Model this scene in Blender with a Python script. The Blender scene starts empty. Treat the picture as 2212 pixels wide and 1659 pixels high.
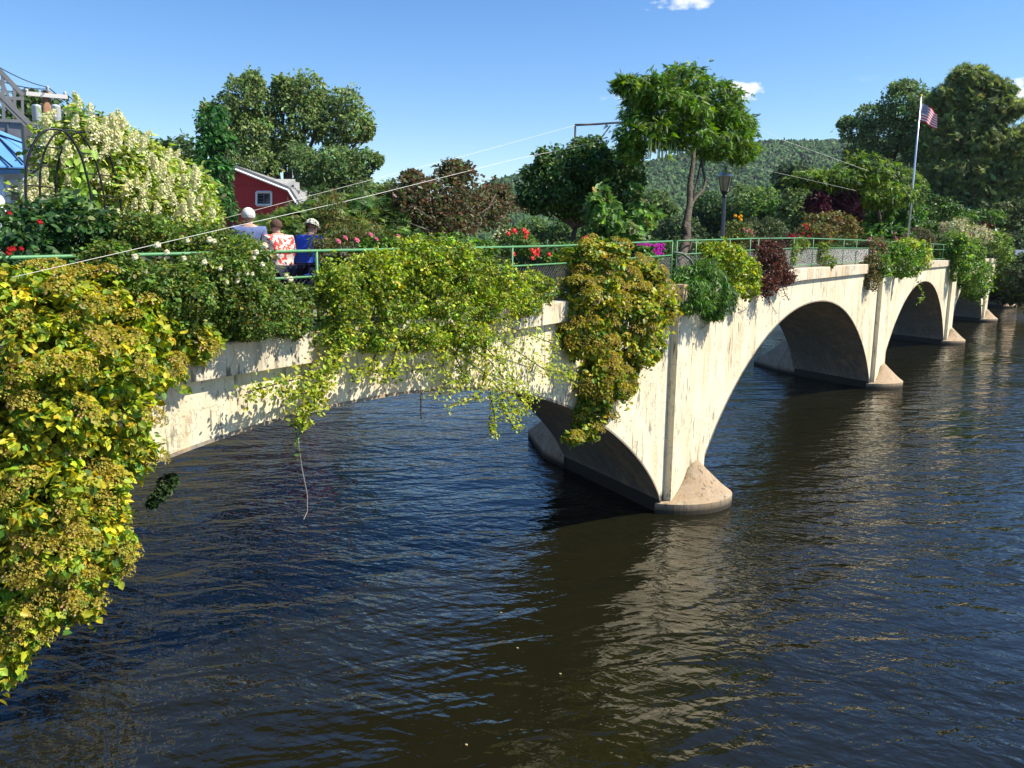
import bpy, math, random
import numpy as np
from mathutils import Vector
random.seed(7); rng=np.random.default_rng(11)
C=bpy.context.scene.collection
R=math.radians
# ---------------------------------------------------------------- camera model
# world frame: X runs along the bridge face, Y away from the camera side, Z up (water = 0)
CAM=np.array([-18.4,-8.4,6.7]); F=1760.0; PITCH=0.1695; ROLL=0.0117
FWD=np.array([math.cos(R(35.3)),math.sin(R(35.3)),0.0]); RGT=np.array([FWD[1],-FWD[0],0.0])
def ray(u,v):
    x=u-1106.;y=v-829.5; c,s=math.cos(-ROLL),math.sin(-ROLL)
    x,y=x*c-y*s,x*s+y*c; cp,sp=math.cos(PITCH),math.sin(PITCH)
    d=RGT*x+FWD*(F*cp-y*sp); d[2]=-F*sp-y*cp
    return d
def at(u,v,D):                 # point seen in that direction, D metres off horizontally
    d=ray(u,v); return CAM+d*(D/math.hypot(d[0],d[1]))
def on(u,v,y):                 # point of the upright plane Y=y
    d=ray(u,v); return CAM+d*((y-CAM[1])/d[1])
def sun_dir():
    e=R(49); h=np.array([.47,-.883]); h/=np.linalg.norm(h)
    return np.array([h[0]*math.cos(e),h[1]*math.cos(e),math.sin(e)])
# ---------------------------------------------------------------- object helpers
def tag(o,label=None,cat=None,group=None,kind=None):
    for k,v in (('label',label),('category',cat),('group',group),('kind',kind)):
        if v: o[k]=v
    return o
def empty(name,loc,label,cat,group=None):
    o=bpy.data.objects.new(name,None); o.location=Vector([float(a) for a in loc]); o.empty_display_size=.2; C.objects.link(o)
    return tag(o,label,cat,group)
def link(name,me,mat,parent=None):
    if mat and not me.materials: me.materials.append(mat)
    o=bpy.data.objects.new(name,me); C.objects.link(o)
    if parent is not None:
        p=parent
        off=Vector((0,0,0))
        while p is not None: off+=p.location; p=p.parent
        o.parent=parent; o.location=-off      # meshes are written in world coordinates
    return o
def recenter(o):
    return o
def mesh(name,V,Fc,mat=None,parent=None,smooth=False,colors=None):
    """V (n,3); Fc list of faces or (starts) numpy arrays of equal-size faces"""
    me=bpy.data.meshes.new(name)
    V=np.asarray(V,dtype=np.float32)
    if isinstance(Fc,np.ndarray): Fc=[Fc]
    if Fc and isinstance(Fc[0],np.ndarray) and Fc[0].ndim==2:
        lv=np.concatenate([f.ravel() for f in Fc]).astype(np.int32)
        tot=np.concatenate([np.full(len(f),f.shape[1]) for f in Fc]).astype(np.int32)
    else:
        lv=np.array([i for f in Fc for i in f],dtype=np.int32); tot=np.array([len(f) for f in Fc],dtype=np.int32)
    st=np.concatenate([[0],np.cumsum(tot)[:-1]]).astype(np.int32)
    me.vertices.add(len(V)); me.vertices.foreach_set('co',V.ravel())
    me.loops.add(len(lv)); me.loops.foreach_set('vertex_index',lv)
    me.polygons.add(len(tot)); me.polygons.foreach_set('loop_start',st)
    try: me.polygons.foreach_set('loop_total',tot)
    except Exception: pass
    me.polygons.foreach_set('use_smooth',np.full(len(tot),bool(smooth)))
    if colors is not None:
        a=me.color_attributes.new('Col','FLOAT_COLOR','POINT')
        c=np.ones((len(V),4),dtype=np.float32); c[:,:3]=colors; a.data.foreach_set('color',c.ravel())
    me.update(calc_edges=True); me.validate()
    return link(name,me,mat,parent)
class MB:
    def __init__(s): s.V=[];s.F=[]
    def add(s,V,Fs):
        b=len(s.V); s.V+= [tuple(map(float,v)) for v in V]; s.F+=[tuple(i+b for i in f) for f in Fs]; return s
    def box(s,c,h,ax=None):
        ax=ax or ((1,0,0),(0,1,0),(0,0,1)); c=np.array(c,float); A=[np.array(a,float)*k for a,k in zip(ax,h)]
        V=[c+i*A[0]+j*A[1]+k*A[2] for i in(-1,1) for j in(-1,1) for k in(-1,1)]
        return s.add(V,[(0,1,3,2),(4,6,7,5),(0,4,5,1),(2,3,7,6),(0,2,6,4),(1,5,7,3)])
    def tube(s,pts,rad,n=8,cap=True):
        P=[np.array(p,float) for p in pts]; rad=rad if hasattr(rad,'__len__') else [rad]*len(P)
        b=len(s.V); prev=None
        for i,p in enumerate(P):
            t=P[min(i+1,len(P)-1)]-P[max(i-1,0)]; t/=np.linalg.norm(t)+1e-9
            if prev is None:
                a=np.array([0,0,1.]) if abs(t[2])<.9 else np.array([1.,0,0]); x=np.cross(t,a)
            else: x=prev-t*np.dot(prev,t)
            x/=np.linalg.norm(x)+1e-9; prev=x; y=np.cross(t,x)
            for k in range(n):
                a=2*math.pi*k/n; s.V.append(tuple(p+rad[i]*(x*math.cos(a)+y*math.sin(a))))
        for i in range(len(P)-1):
            for k in range(n):
                a=b+i*n+k; c=b+i*n+(k+1)%n; s.F.append((a,c,c+n,a+n))
        if cap: s.F.append(tuple(b+k for k in range(n))[::-1]); s.F.append(tuple(b+(len(P)-1)*n+k for k in range(n)))
        return s
    def lathe(s,c,prof,n=16,ph=0,sx=1,sy=1):
        b=len(s.V)
        for r,z in prof:
            for k in range(n):
                a=2*math.pi*k/n+ph; s.V.append((c[0]+r*sx*math.cos(a),c[1]+r*sy*math.sin(a),c[2]+z))
        for i in range(len(prof)-1):
            for k in range(n):
                a=b+i*n+k; d=b+i*n+(k+1)%n; s.F.append((a,d,d+n,a+n))
        s.F.append(tuple(b+k for k in range(n))[::-1]); s.F.append(tuple(b+(len(prof)-1)*n+k for k in range(n)))
        return s
    def build(s,name,mat,parent=None,smooth=False): return mesh(name,np.array(s.V),s.F,mat,parent,smooth)
def unit(a): return a/(np.linalg.norm(a,axis=-1,keepdims=True)+1e-9)
# ---------------------------------------------------------------- materials
def mat(name,col,rough=.6,metal=0,spec=.5,noise=None,bump=None,emis=None,trans=0):
    m=bpy.data.materials.new(name); m.use_nodes=True; nt=m.node_tree; N=nt.nodes; L=nt.links; b=N['Principled BSDF']
    b.inputs['Base Color'].default_value=(*col,1); b.inputs['Roughness'].default_value=rough; b.inputs['Metallic'].default_value=metal
    b.inputs['Specular IOR Level'].default_value=spec
    tc=N.new('ShaderNodeTexCoord')
    if noise:
        sc,c2,lo,hi=noise; n=N.new('ShaderNodeTexNoise'); n.inputs['Scale'].default_value=sc; n.inputs['Detail'].default_value=8
        L.new(tc.outputs['Object'],n.inputs['Vector']); r=N.new('ShaderNodeMapRange'); r.inputs[1].default_value=lo; r.inputs[2].default_value=hi
        L.new(n.outputs['Fac'],r.inputs[0]); mx=N.new('ShaderNodeMix'); mx.data_type='RGBA'; mx.inputs[6].default_value=(*col,1); mx.inputs[7].default_value=(*c2,1)
        L.new(r.outputs[0],mx.inputs[0]); L.new(mx.outputs[2],b.inputs['Base Color'])
    if bump:
        sc,st=bump; n=N.new('ShaderNodeTexNoise'); n.inputs['Scale'].default_value=sc; n.inputs['Detail'].default_value=6
        L.new(tc.outputs['Object'],n.inputs['Vector']); bp=N.new('ShaderNodeBump'); bp.inputs['Strength'].default_value=st; bp.inputs['Distance'].default_value=.05
        L.new(n.outputs['Fac'],bp.inputs['Height']); L.new(bp.outputs[0],b.inputs['Normal'])
    return m
def leaf_mat(name,transl=.3,rough=.45,spec=.35):
    m=bpy.data.materials.new(name); m.use_nodes=True; nt=m.node_tree; N=nt.nodes; L=nt.links; b=N['Principled BSDF']; out=N['Material Output']
    a=N.new('ShaderNodeAttribute'); a.attribute_name='Col'
    b.inputs['Roughness'].default_value=rough; b.inputs['Specular IOR Level'].default_value=spec
    t=N.new('ShaderNodeBsdfTranslucent'); h=N.new('ShaderNodeHueSaturation'); h.inputs['Saturation'].default_value=1.15; h.inputs['Value'].default_value=1.3
    h.inputs['Hue'].default_value=.49
    L.new(a.outputs['Color'],b.inputs['Base Color']); L.new(a.outputs['Color'],h.inputs['Color']); L.new(h.outputs[0],t.inputs['Color'])
    mx=N.new('ShaderNodeMixShader'); mx.inputs[0].default_value=transl
    L.new(b.outputs[0],mx.inputs[1]); L.new(t.outputs[0],mx.inputs[2]); L.new(mx.outputs[0],out.inputs[0])
    return m
LEAF=leaf_mat('leaf',.38); PETAL=leaf_mat('petal',.35,.6,.2); FARLEAF=leaf_mat('far_leaf',.36,.6,.2)
BARK=mat('bark',(.11,.085,.06),.9,noise=(9,(.05,.04,.03),.4,.65),bump=(14,.8))
BARKG=mat('grey_bark',(.2,.17,.14),.9,noise=(7,(.09,.075,.06),.4,.65),bump=(14,.8))
GREEN=mat('rail_paint',(.075,.24,.09),.5,noise=(7,(.12,.30,.13),.45,.75),bump=(30,.15))
WIRE=mat('galvanised_wire',(.45,.46,.47),.45,.6)
ROPE=mat('white_cable',(.75,.73,.66),.6)
BLACK=mat('black_metal',(.012,.012,.014),.45,.3)
def concrete(name,base,streak=1.0,dirt=1.0,damp=None):
    m=bpy.data.materials.new(name); m.use_nodes=True; nt=m.node_tree; N=nt.nodes; L=nt.links; b=N['Principled BSDF']; b.inputs['Roughness'].default_value=.85
    b.inputs['Specular IOR Level'].default_value=.25
    tc=N.new('ShaderNodeTexCoord'); src=tc.outputs['Object']
    def tex(scale,rot,sc3,lo,hi,det=6,rough=.6):
        mp=N.new('ShaderNodeMapping'); mp.inputs['Scale'].default_value=sc3; mp.inputs['Location'].default_value=(rot,rot*.7,rot*1.3); L.new(src,mp.inputs[0])
        n=N.new('ShaderNodeTexNoise'); n.inputs['Scale'].default_value=scale; n.inputs['Detail'].default_value=det; n.inputs['Roughness'].default_value=rough
        L.new(mp.outputs[0],n.inputs['Vector']); r=N.new('ShaderNodeMapRange'); r.inputs[1].default_value=lo; r.inputs[2].default_value=hi; L.new(n.outputs['Fac'],r.inputs[0]); return r.outputs[0],n
    cur=None
    def layer(fac,col,k):
        nonlocal cur
        mx=N.new('ShaderNodeMix'); mx.data_type='RGBA'
        if cur is None: mx.inputs[6].default_value=(*base,1)
        else: L.new(cur,mx.inputs[6])
        mx.inputs[7].default_value=(*col,1); mm=N.new('ShaderNodeMath'); mm.operation='MULTIPLY'; mm.inputs[1].default_value=k; L.new(fac,mm.inputs[0]); L.new(mm.outputs[0],mx.inputs[0]); cur=mx.outputs[2]
    f,_=tex(.8,3,(1,1,1),.35,.7); layer(f,tuple(c*.78 for c in base),.6*dirt)
    f,_=tex(2.6,9,(1,1,.10),.44,.64)
    g,_=tex(.45,77,(1,1,.4),.42,.56)
    mm=N.new('ShaderNodeMath'); mm.operation='MULTIPLY'; L.new(f,mm.inputs[0]); L.new(g,mm.inputs[1]); layer(mm.outputs[0],(.60,.38,.18),.65*streak)
    f,_=tex(3.0,61,(1,1,.9),.5,.75,8,.7); layer(f,(.50,.47,.40),.35*dirt)
    f,_=tex(5.5,17,(1,1,.08),.5,.72)
    g,_=tex(.5,71,(1,1,.8),.42,.62)
    mm=N.new('ShaderNodeMath'); mm.operation='MULTIPLY'; L.new(f,mm.inputs[0]); L.new(g,mm.inputs[1]); layer(mm.outputs[0],(.33,.28,.20),.75*streak)
    f,_=tex(11,29,(1,1,.16),.56,.61); 
    g,_=tex(1.1,31,(1,1,.35),.44,.56)
    mm=N.new('ShaderNodeMath'); mm.operation='MULTIPLY'; L.new(f,mm.inputs[0]); L.new(g,mm.inputs[1]); layer(mm.outputs[0],(.12,.11,.08),.65*dirt)
    f,_=tex(20,41,(1,1,.6),.57,.61)
    g,_=tex(.9,51,(1,1,.5),.46,.62)
    mm=N.new('ShaderNodeMath'); mm.operation='MULTIPLY'; L.new(f,mm.inputs[0]); L.new(g,mm.inputs[1]); layer(mm.outputs[0],(.22,.2,.15),.7*dirt)
    # hair cracks
    vo=N.new('ShaderNodeTexVoronoi'); vo.feature='DISTANCE_TO_EDGE'; vo.inputs['Scale'].default_value=.42
    wn=N.new('ShaderNodeTexNoise'); wn.inputs['Scale'].default_value=2.5; wn.inputs['Detail'].default_value=5; L.new(src,wn.inputs['Vector'])
    va=N.new('ShaderNodeVectorMath'); va.operation='MULTIPLY_ADD'; va.inputs[1].default_value=(.9,.9,.9); L.new(wn.outputs['Color'],va.inputs[0]); L.new(src,va.inputs[2]); L.new(va.outputs[0],vo.inputs['Vector'])
    r=N.new('ShaderNodeMapRange'); r.inputs[1].default_value=.006; r.inputs[2].default_value=0; L.new(vo.outputs['Distance'],r.inputs[0]); layer(r.outputs[0],(.14,.10,.07),.5)
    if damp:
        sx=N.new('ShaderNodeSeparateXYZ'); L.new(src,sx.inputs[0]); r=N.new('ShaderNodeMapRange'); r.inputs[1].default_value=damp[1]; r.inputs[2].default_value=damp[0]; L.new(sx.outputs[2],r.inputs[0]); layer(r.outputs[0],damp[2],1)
    L.new(cur,b.inputs['Base Color'])
    _,n=tex(22,5,(1,1,.6),0,1,8); bp=N.new('ShaderNodeBump'); bp.inputs['Strength'].default_value=.35; bp.inputs['Distance'].default_value=.02; L.new(n.outputs['Fac'],bp.inputs['Height']); L.new(bp.outputs[0],b.inputs['Normal'])
    return m
CONC=concrete('weathered_concrete',(.79,.70,.49),.95,1.2)
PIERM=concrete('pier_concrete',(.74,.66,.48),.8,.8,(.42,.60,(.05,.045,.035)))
COPE=concrete('coping_concrete',(.70,.61,.45),1.7,1.5)
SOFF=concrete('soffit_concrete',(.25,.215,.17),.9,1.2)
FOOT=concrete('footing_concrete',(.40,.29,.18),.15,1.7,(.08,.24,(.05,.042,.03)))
# ---------------------------------------------------------------- bridge
PTS=[(-60,5.0),(-40,5.15),(-20,5.38),(-12,5.53),(-5,5.64),(0,5.78),(6,5.92),(11,6.0),(23,6.03),(46,5.99),(70,5.92),(100,5.85),(130,5.8)]
def copz(s): return float(np.interp(s,[p[0] for p in PTS],[p[1] for p in PTS]))
W=4.3; SK=.53; SPAN=20.9; PIER=2.45; PITCHX=SPAN+PIER
NP=5
def arch_x0(k): return -SPAN+PITCHX*k        # left spring of span k (span 0 is the near one)
def arch_z(t,k):                              # t -1..1 over the span
    zc=[4.47,4.74,4.8,4.76,4.7][k]; zs=.35
    return zs+(zc-zs)*(1-abs(t)**2.15)**.80
bridge=empty('arch_bridge',(0,W/2,0),'long cream concrete bridge of five arches planted all over with flowers, crossing the dark river','bridge')
DZ=.38
def span_obj(k):
    x0=arch_x0(k); n=64; V=[];Fs=[]
    ts=[-math.cos(math.pi*i/n) for i in range(n+1)]
    # rows: near-low, near-top, far-low, far-top ; far edge is skewed
    xs=[x0+SPAN*(t+1)/2 for t in ts]
    for side in (0,1):
        for x,t in zip(xs,ts):
            V.append((x+SK*W*side*.999,W*side,arch_z(t,k)))
        for x in xs: V.append((x+SK*W*side,W*side,copz(x)-DZ))
    m=n+1
    for i in range(n):
        a=i; Fs.append((a,a+1,a+1+m,a+m)); b=2*m+i; Fs.append((b+1,b,b+m,b+1+m)); Fs.append((a+1,a,2*m+i,2*m+i+1))
    me=mesh('arch_span',V,Fs,None,bridge)
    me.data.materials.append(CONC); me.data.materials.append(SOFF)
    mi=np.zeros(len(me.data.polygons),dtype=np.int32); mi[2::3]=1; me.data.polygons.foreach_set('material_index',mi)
    # arch edge ring: thin drip moulding along the intrados
    r=MB(); P=[(x,-.004,arch_z(t,k)) for x,t in zip(xs,ts)]
    V2=[];F2=[]
    for i,(x,y,z) in enumerate(P):
        a=P[max(i-1,0)];c=P[min(i+1,len(P)-1)]; tx,tz=c[0]-a[0],c[2]-a[2]; l=math.hypot(tx,tz); nx,nz=-tz/l,tx/l
        for (o,yy) in ((-.015,-.012),(.03,-.012),(.03,.02),(-.015,.02)): V2.append((x+nx*o,yy,z+nz*o))
    for i in range(len(P)-1):
        for j in range(4):
            F2.append((4*i+j,4*i+(j+1)%4,4*i+4+(j+1)%4,4*i+4+j))
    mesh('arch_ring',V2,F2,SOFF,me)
for k in range(NP): span_obj(k)
def pier(k):                                   # pier k sits left of span k
    x1=arch_x0(k); x0=x1-PIER
    zt=copz(x0)-DZ
    b=MB(); V=[]
    for side in (0,1):
        sh=SK*W*side; y=W*side
        V+=[(x0+sh,y,-1.5),(x1+sh,y,-1.5),(x1+sh,y,zt),(x0+sh,y,zt)]
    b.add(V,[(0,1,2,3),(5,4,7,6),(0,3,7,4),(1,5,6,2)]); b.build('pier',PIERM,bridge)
    # pilaster, stepping forward from the face
    p=MB(); xa=x0+.22;xb=x1-.12; yb=-.20
    # with a slight batter so that it flares near the water
    pr=[(zt+.0,-.20),(3.2,-.20),(.2,-.20)]
    V=[];Fs=[]
    for z,y in pr: V+=[(xa,.004,z),(xa,y,z),(xb,y,z),(xb,.004,z)]
    for i in range(len(pr)-1):
        for j in range(3): Fs.append((4*i+j+4,4*i+j,4*i+j+1,4*i+j+5)[::-1])
    p.add(V,Fs); p.build('pilaster',CONC,bridge)
    # footing: half-round nose with a leaning half cone on the near side, pointed on the far side
    cx=(x0+x1)/2; n=28; hw=PIER/2+.06; f=MB(); f2=MB()
    def cone(f,loop,top,rows=5):
        m=len(loop); V=[(x,y,-1.5) for x,y in loop]+[(x,y,.27) for x,y in loop]; Fs=[(i,(i+1)%m,(i+1)%m+m,i+m) for i in range(m)]
        for r_ in range(1,rows+1):
            q=r_/rows
            for i,(x,y) in enumerate(loop): V.append((x+(top[i][0]-x)*q,y+(top[i][1]-y)*q,.27+(top[i][2]-.27)*q**1.12))
        for r_ in range(rows):
            b=(r_+1)*m
            for i in range(m): Fs.append((b+i,b+(i+1)%m,b+(i+1)%m+m,b+i+m))
        Fs.append(tuple(range((rows+1)*m,(rows+2)*m))); f.add(V,Fs)
    loop=[];top=[]
    for i in range(n+1):
        a=math.pi*i/n; loop.append((cx-hw*math.cos(a)+.35*math.sin(a),.10-1.34*math.sin(a))); top.append((cx+.28-.42*math.cos(a),.10-.42*math.sin(a)**.7,.27+.88*math.sin(a)**.6))
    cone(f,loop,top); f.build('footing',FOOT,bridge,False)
    q=SK; loop=[(x0+q*(W-.1)-.06,W-.1),(x0+q*(W+1.0)-.05,W+1.0),(cx+q*(W+3.0)-.3,W+3.0),(cx+q*(W+3.1)+.5,W+3.1),(x1+q*(W+1.0)+.05,W+1.0),(x1+q*(W-.1)+.06,W-.1)][::-1]
    ap=cx+q*W; top=[(ap+.9,W-.1,2.0),(ap+.5,W+.4,2.0),(ap+.1,W+.8,1.7),(ap-.1,W+.8,1.7),(ap-.5,W+.4,2.0),(ap-.9,W-.1,2.0)]
    cone(f2,loop,top,3); f2.build('footing',FOOT,bridge)
for k in range(0,NP+1): pier(k)
# coping band, with a short step forward over each pilaster
def coping():
    b=MB(); xs=sorted(set(list(np.arange(-48,118,1.0))))
    for k in range(NP+1):
        pass
    for side,y0,y1 in ((0,-.13,.42),(1,W-.42,W+.13)):
        V=[]
        for x in xs:
            z=copz(x); sh=SK*W*side*0
            V+=[(x,y0,z-.40),(x,y0,z-.02),(x,y0+.02,z),(x,y1,z),(x,y1,z-.40)]
        Fs=[]
        for i in range(len(xs)-1):
            for j in range(5): Fs.append((5*i+j,5*i+(j+1)%5,5*i+5+(j+1)%5,5*i+5+j)[::-1])
        b.add(V,Fs)
    for k in range(NP+1):
        x0=arch_x0(k)-PIER+.12; x1=arch_x0(k)-.02; z=copz(x0)
        b.box(((x0+x1)/2,-.20,z-.197),((x1-x0)/2,.13,.205))
    b.build('coping',COPE,bridge)
coping()
PATH=mat('gravel_path',(.30,.27,.22),.95,noise=(40,(.18,.16,.13),.4,.6),bump=(60,.5))
SOIL=mat('soil',(.06,.042,.03),.95,noise=(6,(.03,.025,.015),.4,.6),bump=(25,.8))
def deckpart(name,y0,y1,dz,m):
    xs=np.arange(-48,118,2.0); V=[];Fs=[]
    for x in xs: V+=[(x,y0,copz(x)+dz),(x,y1,copz(x)+dz),(x,y1,copz(x)+dz-.3),(x,y0,copz(x)+dz-.3)]
    for i in range(len(xs)-1):
        for j in range(4): Fs.append((4*i+j,4*i+(j+1)%4,4*i+4+(j+1)%4,4*i+4+j))
    mesh(name,V,Fs,m,bridge)
deckpart('walkway',1.35,W-1.2,-.09,PATH); deckpart('planting_bed',.42,1.35,-.06,SOIL); deckpart('planting_bed',W-1.2,W-.42,-.06,SOIL)
# ---------------------------------------------------------------- railing
def railz(s): return copz(s)+1.04
def railing(x0,x1,posts,label,meshspan=None):
    t=empty('railing',((x0+x1)/2,.12,copz((x0+x1)/2)),label,'railing','green pipe railing sections along the bridge')
    y=.12; xs=list(np.linspace(x0,x1,max(4,int((x1-x0)/1.5))))
    for nm,dz in (('top_rail',0),('middle_rail',-.34),('bottom_rail',-.93)):
        pts=[(x,y,railz(x)+dz) for x in xs]
        MB().tube(pts,.021 if dz==0 else .017,8).build(nm,GREEN,t,True)
    for px in posts+[x0,x1]:
        MB().tube([(px,y,copz(px)-.02),(px,y,railz(px)+.004)],.019,8).build('post',GREEN,t,True)
    if meshspan:
        a,b=meshspan; V=[];Fs=[]; h=.59; st=.085; r=.0018; k=0
        w=MB()
        for sgn in (1,-1):
            x=a-h
            while x<b:
                # one zigzag strand drawn as a straight thin wire between rails
                xa,xb=(x,x+h) if sgn>0 else (x+h,x)
                za,zb=0.,h
                xl,xr=max(a,min(xa,xb)),min(b,max(xa,xb))
                if xr-xl>.02:
                    def zz(xx): return (xx-xa)/(xb-xa)*h
                    z0=railz((xl+xr)/2)-.93
                    p=np.array([xl,y+.012*sgn,z0+zz(xl)]);q=np.array([xr,y+.012*sgn,z0+zz(xr)])
                    w.tube([p,q],r,3,False)
                x+=st
        w.build('wire_mesh',WIRE,t)
def sx(u,y=.12,v=522): return float(on(u,v,y)[0])
post_u=[683,820,1107,1300]
railing(-22,.35,[sx(u) for u in (420,683,860,1107)]+[-17.5,-2.4],'near green pipe railing section running from the left edge to the first pier',(-13.8,.3))
railing(.62,23.0,[.62+1.2,4.2,6.6,sx(1621),sx(1715),sx(1757),sx(1823),sx(1851)],'second green pipe railing section over the first open arch, behind the dark red barberry',(.7,23.0))
railing(23.5,46.2,[25.8,28.2,sx(1925),sx(1946),33.5,36,38.5,sx(2017),43.5],'third green pipe railing section beyond the rounded green vine')
railing(47,69.6,[50,53,56,59,62,65],'fourth green pipe railing section mostly buried in the far vines')
# curved pipe brace at the gap
br=MB(); A=on(1462,545,.05); B=on(1512,592,-.15)
br.tube([on(1455,545,.1),on(1475,548,.02),on(1492,562,-.06),on(1500,578,-.1),on(1501,592,-.12)],.03,8)
o=br.build('pipe_brace',mat('old_pipe',(.10,.13,.10),.6),None,True); tag(o,'curved grey pipe arching down from the railing gap by the wisteria trunk','pipe')
# ---------------------------------------------------------------- leaves
def T(V,Fs): return np.array(V,float),Fs
TM={
 'rhomb':T([(0,0,0),(.34,.45,.07),(0,1,0),(-.34,.45,.07)],[np.array([[0,1,2],[0,2,3]])]),
 'oval':T([(0,0,0),(.24,.22,.05),(.3,.6,.06),(0,1,-.03),(-.3,.6,.06),(-.24,.22,.05)],[np.array([[0,1,2,3],[0,3,4,5]])]),
 'heart':T([(0,.08,0),(.22,-.06,.04),(.45,.18,.09),(.36,.58,.08),(0,1.02,-.06),(-.36,.58,.08),(-.45,.18,.09),(-.22,-.06,.04)],[np.array([[0,1,2,3,4],[0,4,5,6,7]])]),
 'narrow':T([(0,0,0),(.13,.45,.03),(0,1,0),(-.13,.45,.03)],[np.array([[0,1,2],[0,2,3]])]),
}
def sprayT(n,w,spread,droop=0):
    V=[];Fs=[]
    for i in range(n):
        a=(i/(n-1)-.5)*spread; d=np.array([math.sin(a),math.cos(a),(random.random()-.5)*.5]); p=np.array([math.cos(a),-math.sin(a),0])*w
        b=len(V); L=.7+.3*random.random(); V+=[tuple(-p*.5),tuple(d*L*.6+p),tuple(d*L),tuple(d*L*.6-p)]; Fs.append([b,b+1,b+2]);Fs.append([b,b+2,b+3])
    return T(V,[np.array(Fs)])
TM['spray']=sprayT(7,.075,2.2)
def compT():
    V=[];Fs=[]
    for i in range(5):
        y=.12+i*.17; z=-.25*y*y
        for s in (-1,1):
            b=len(V); L=.34-.03*i; dx,dy=s*math.cos(.5)*L,math.sin(.5)*L; wx,wy=-dy*.42,dx*.42
            V+=[(0,y,z),(dx*.5+wx,y+dy*.5+wy,z-.03),(dx,y+dy,z-.12),(dx*.5-wx,y+dy*.5-wy,z-.03)]; Fs+=[[b,b+1,b+2],[b,b+2,b+3]]
    b=len(V); V+=[(0,.9,-.2),(.06,1.03,-.26),(0,1.2,-.27),(-.06,1.03,-.26)]; Fs+=[[b,b+1,b+2],[b,b+2,b+3]]
    return T(V,[np.array(Fs)])
TM['comp']=compT()
def leaves(name,tm,pos,nrm,ydir,size,col,m,parent):
    V0,F0=TM[tm]; n=len(pos); k=len(V0)
    z=unit(nrm); y=ydir-z*np.sum(ydir*z,1,keepdims=True); y=unit(y); x=np.cross(y,z)
    size=np.asarray(size).reshape(-1,1)
    V=pos[:,None,:]+size[:,:,None]*(V0[None,:,0,None]*x[:,None,:]+V0[None,:,1,None]*y[:,None,:]+V0[None,:,2,None]*z[:,None,:])
    Fs=[(f[None]+(np.arange(n)*k)[:,None,None]).reshape(-1,f.shape[1]) for f in F0]
    return mesh(name,V.reshape(-1,3),Fs,m,parent,False,np.repeat(col,k,axis=0))
def pal(n,colors,weights=None,j=.18):
    c=np.array(colors)[rng.choice(len(colors),n,p=None if weights is None else np.array(weights)/sum(weights))]
    return np.clip(c*np.exp(rng.normal(0,j,(n,1)))*np.exp(rng.normal(0,.05,(n,3))),.002,.9)
def shell(c,r,size,cover=1.5,cl=.3,droop=.3,up=.5,flat=.8,lower=1.0,rnd=.5,inner=.12,gap=0.0):
    """clumped leaf positions over an ellipsoid c with radii r (axes RGT,FWD,Z)"""
    r=np.array(r,float); A=4*math.pi*((r[0]*r[1])**1.6/3+(r[0]*r[2])**1.6/3+(r[1]*r[2])**1.6/3)**(1/1.6)
    cr=cl*float(np.prod(r))**(1/3); nc=max(3,int(A/(cr*cr*2.2)*1.15))
    d=unit(rng.normal(size=(nc,3))); d[:,2]=np.where(d[:,2]<-.2,d[:,2]*lower,d[:,2]); d=unit(d)
    rad=.66+.24*rng.random((nc,1))-.4*(rng.random((nc,1))<inner); cc=d*rad
    if gap: keep=rng.random(nc)>gap; cc=cc[keep]; d=d[keep]; nc=len(cc)
    crs=cr*(.6+.8*rng.random(nc)); per=max(4,int(cover*A/nc/(size*size*.45)))
    idx=np.repeat(np.arange(nc),per); n=len(idx)
    q=unit(rng.normal(size=(n,3))+d[idx]*.5+np.array([0,0,.25])); rr=(.35+.65*rng.random((n,1))**.6)
    loc=cc[idx]*r+q*rr*crs[idx,None]*np.array([1,1,flat])
    pos=c+loc[:,0:1]*RGT+loc[:,1:2]*FWD+loc[:,2:3]*np.array([0,0,1.])
    qw=q[:,0:1]*RGT+q[:,1:2]*FWD+q[:,2:3]*np.array([0,0,1.])
    nrm=unit(qw*.8+np.array([0,0,up])+rng.normal(size=(n,3))*rnd)
    yd=qw*.7+np.array([0,0,-droop])+rng.normal(size=(n,3))*.4
    return pos,nrm,yd,idx,nc
def core(c,r,k,col,parent):
    pass
def blobw(b,mode):
    u,v,ru,rv,o=b[:5]; c=on(u,v,o) if mode=='off' else at(u,v,o)
    D=math.hypot(*(c[:2]-CAM[:2])); s=D/F
    dr=b[5] if len(b)>5 else min(ru,rv)*s
    return c,(ru*s,dr,rv*s)
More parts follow.
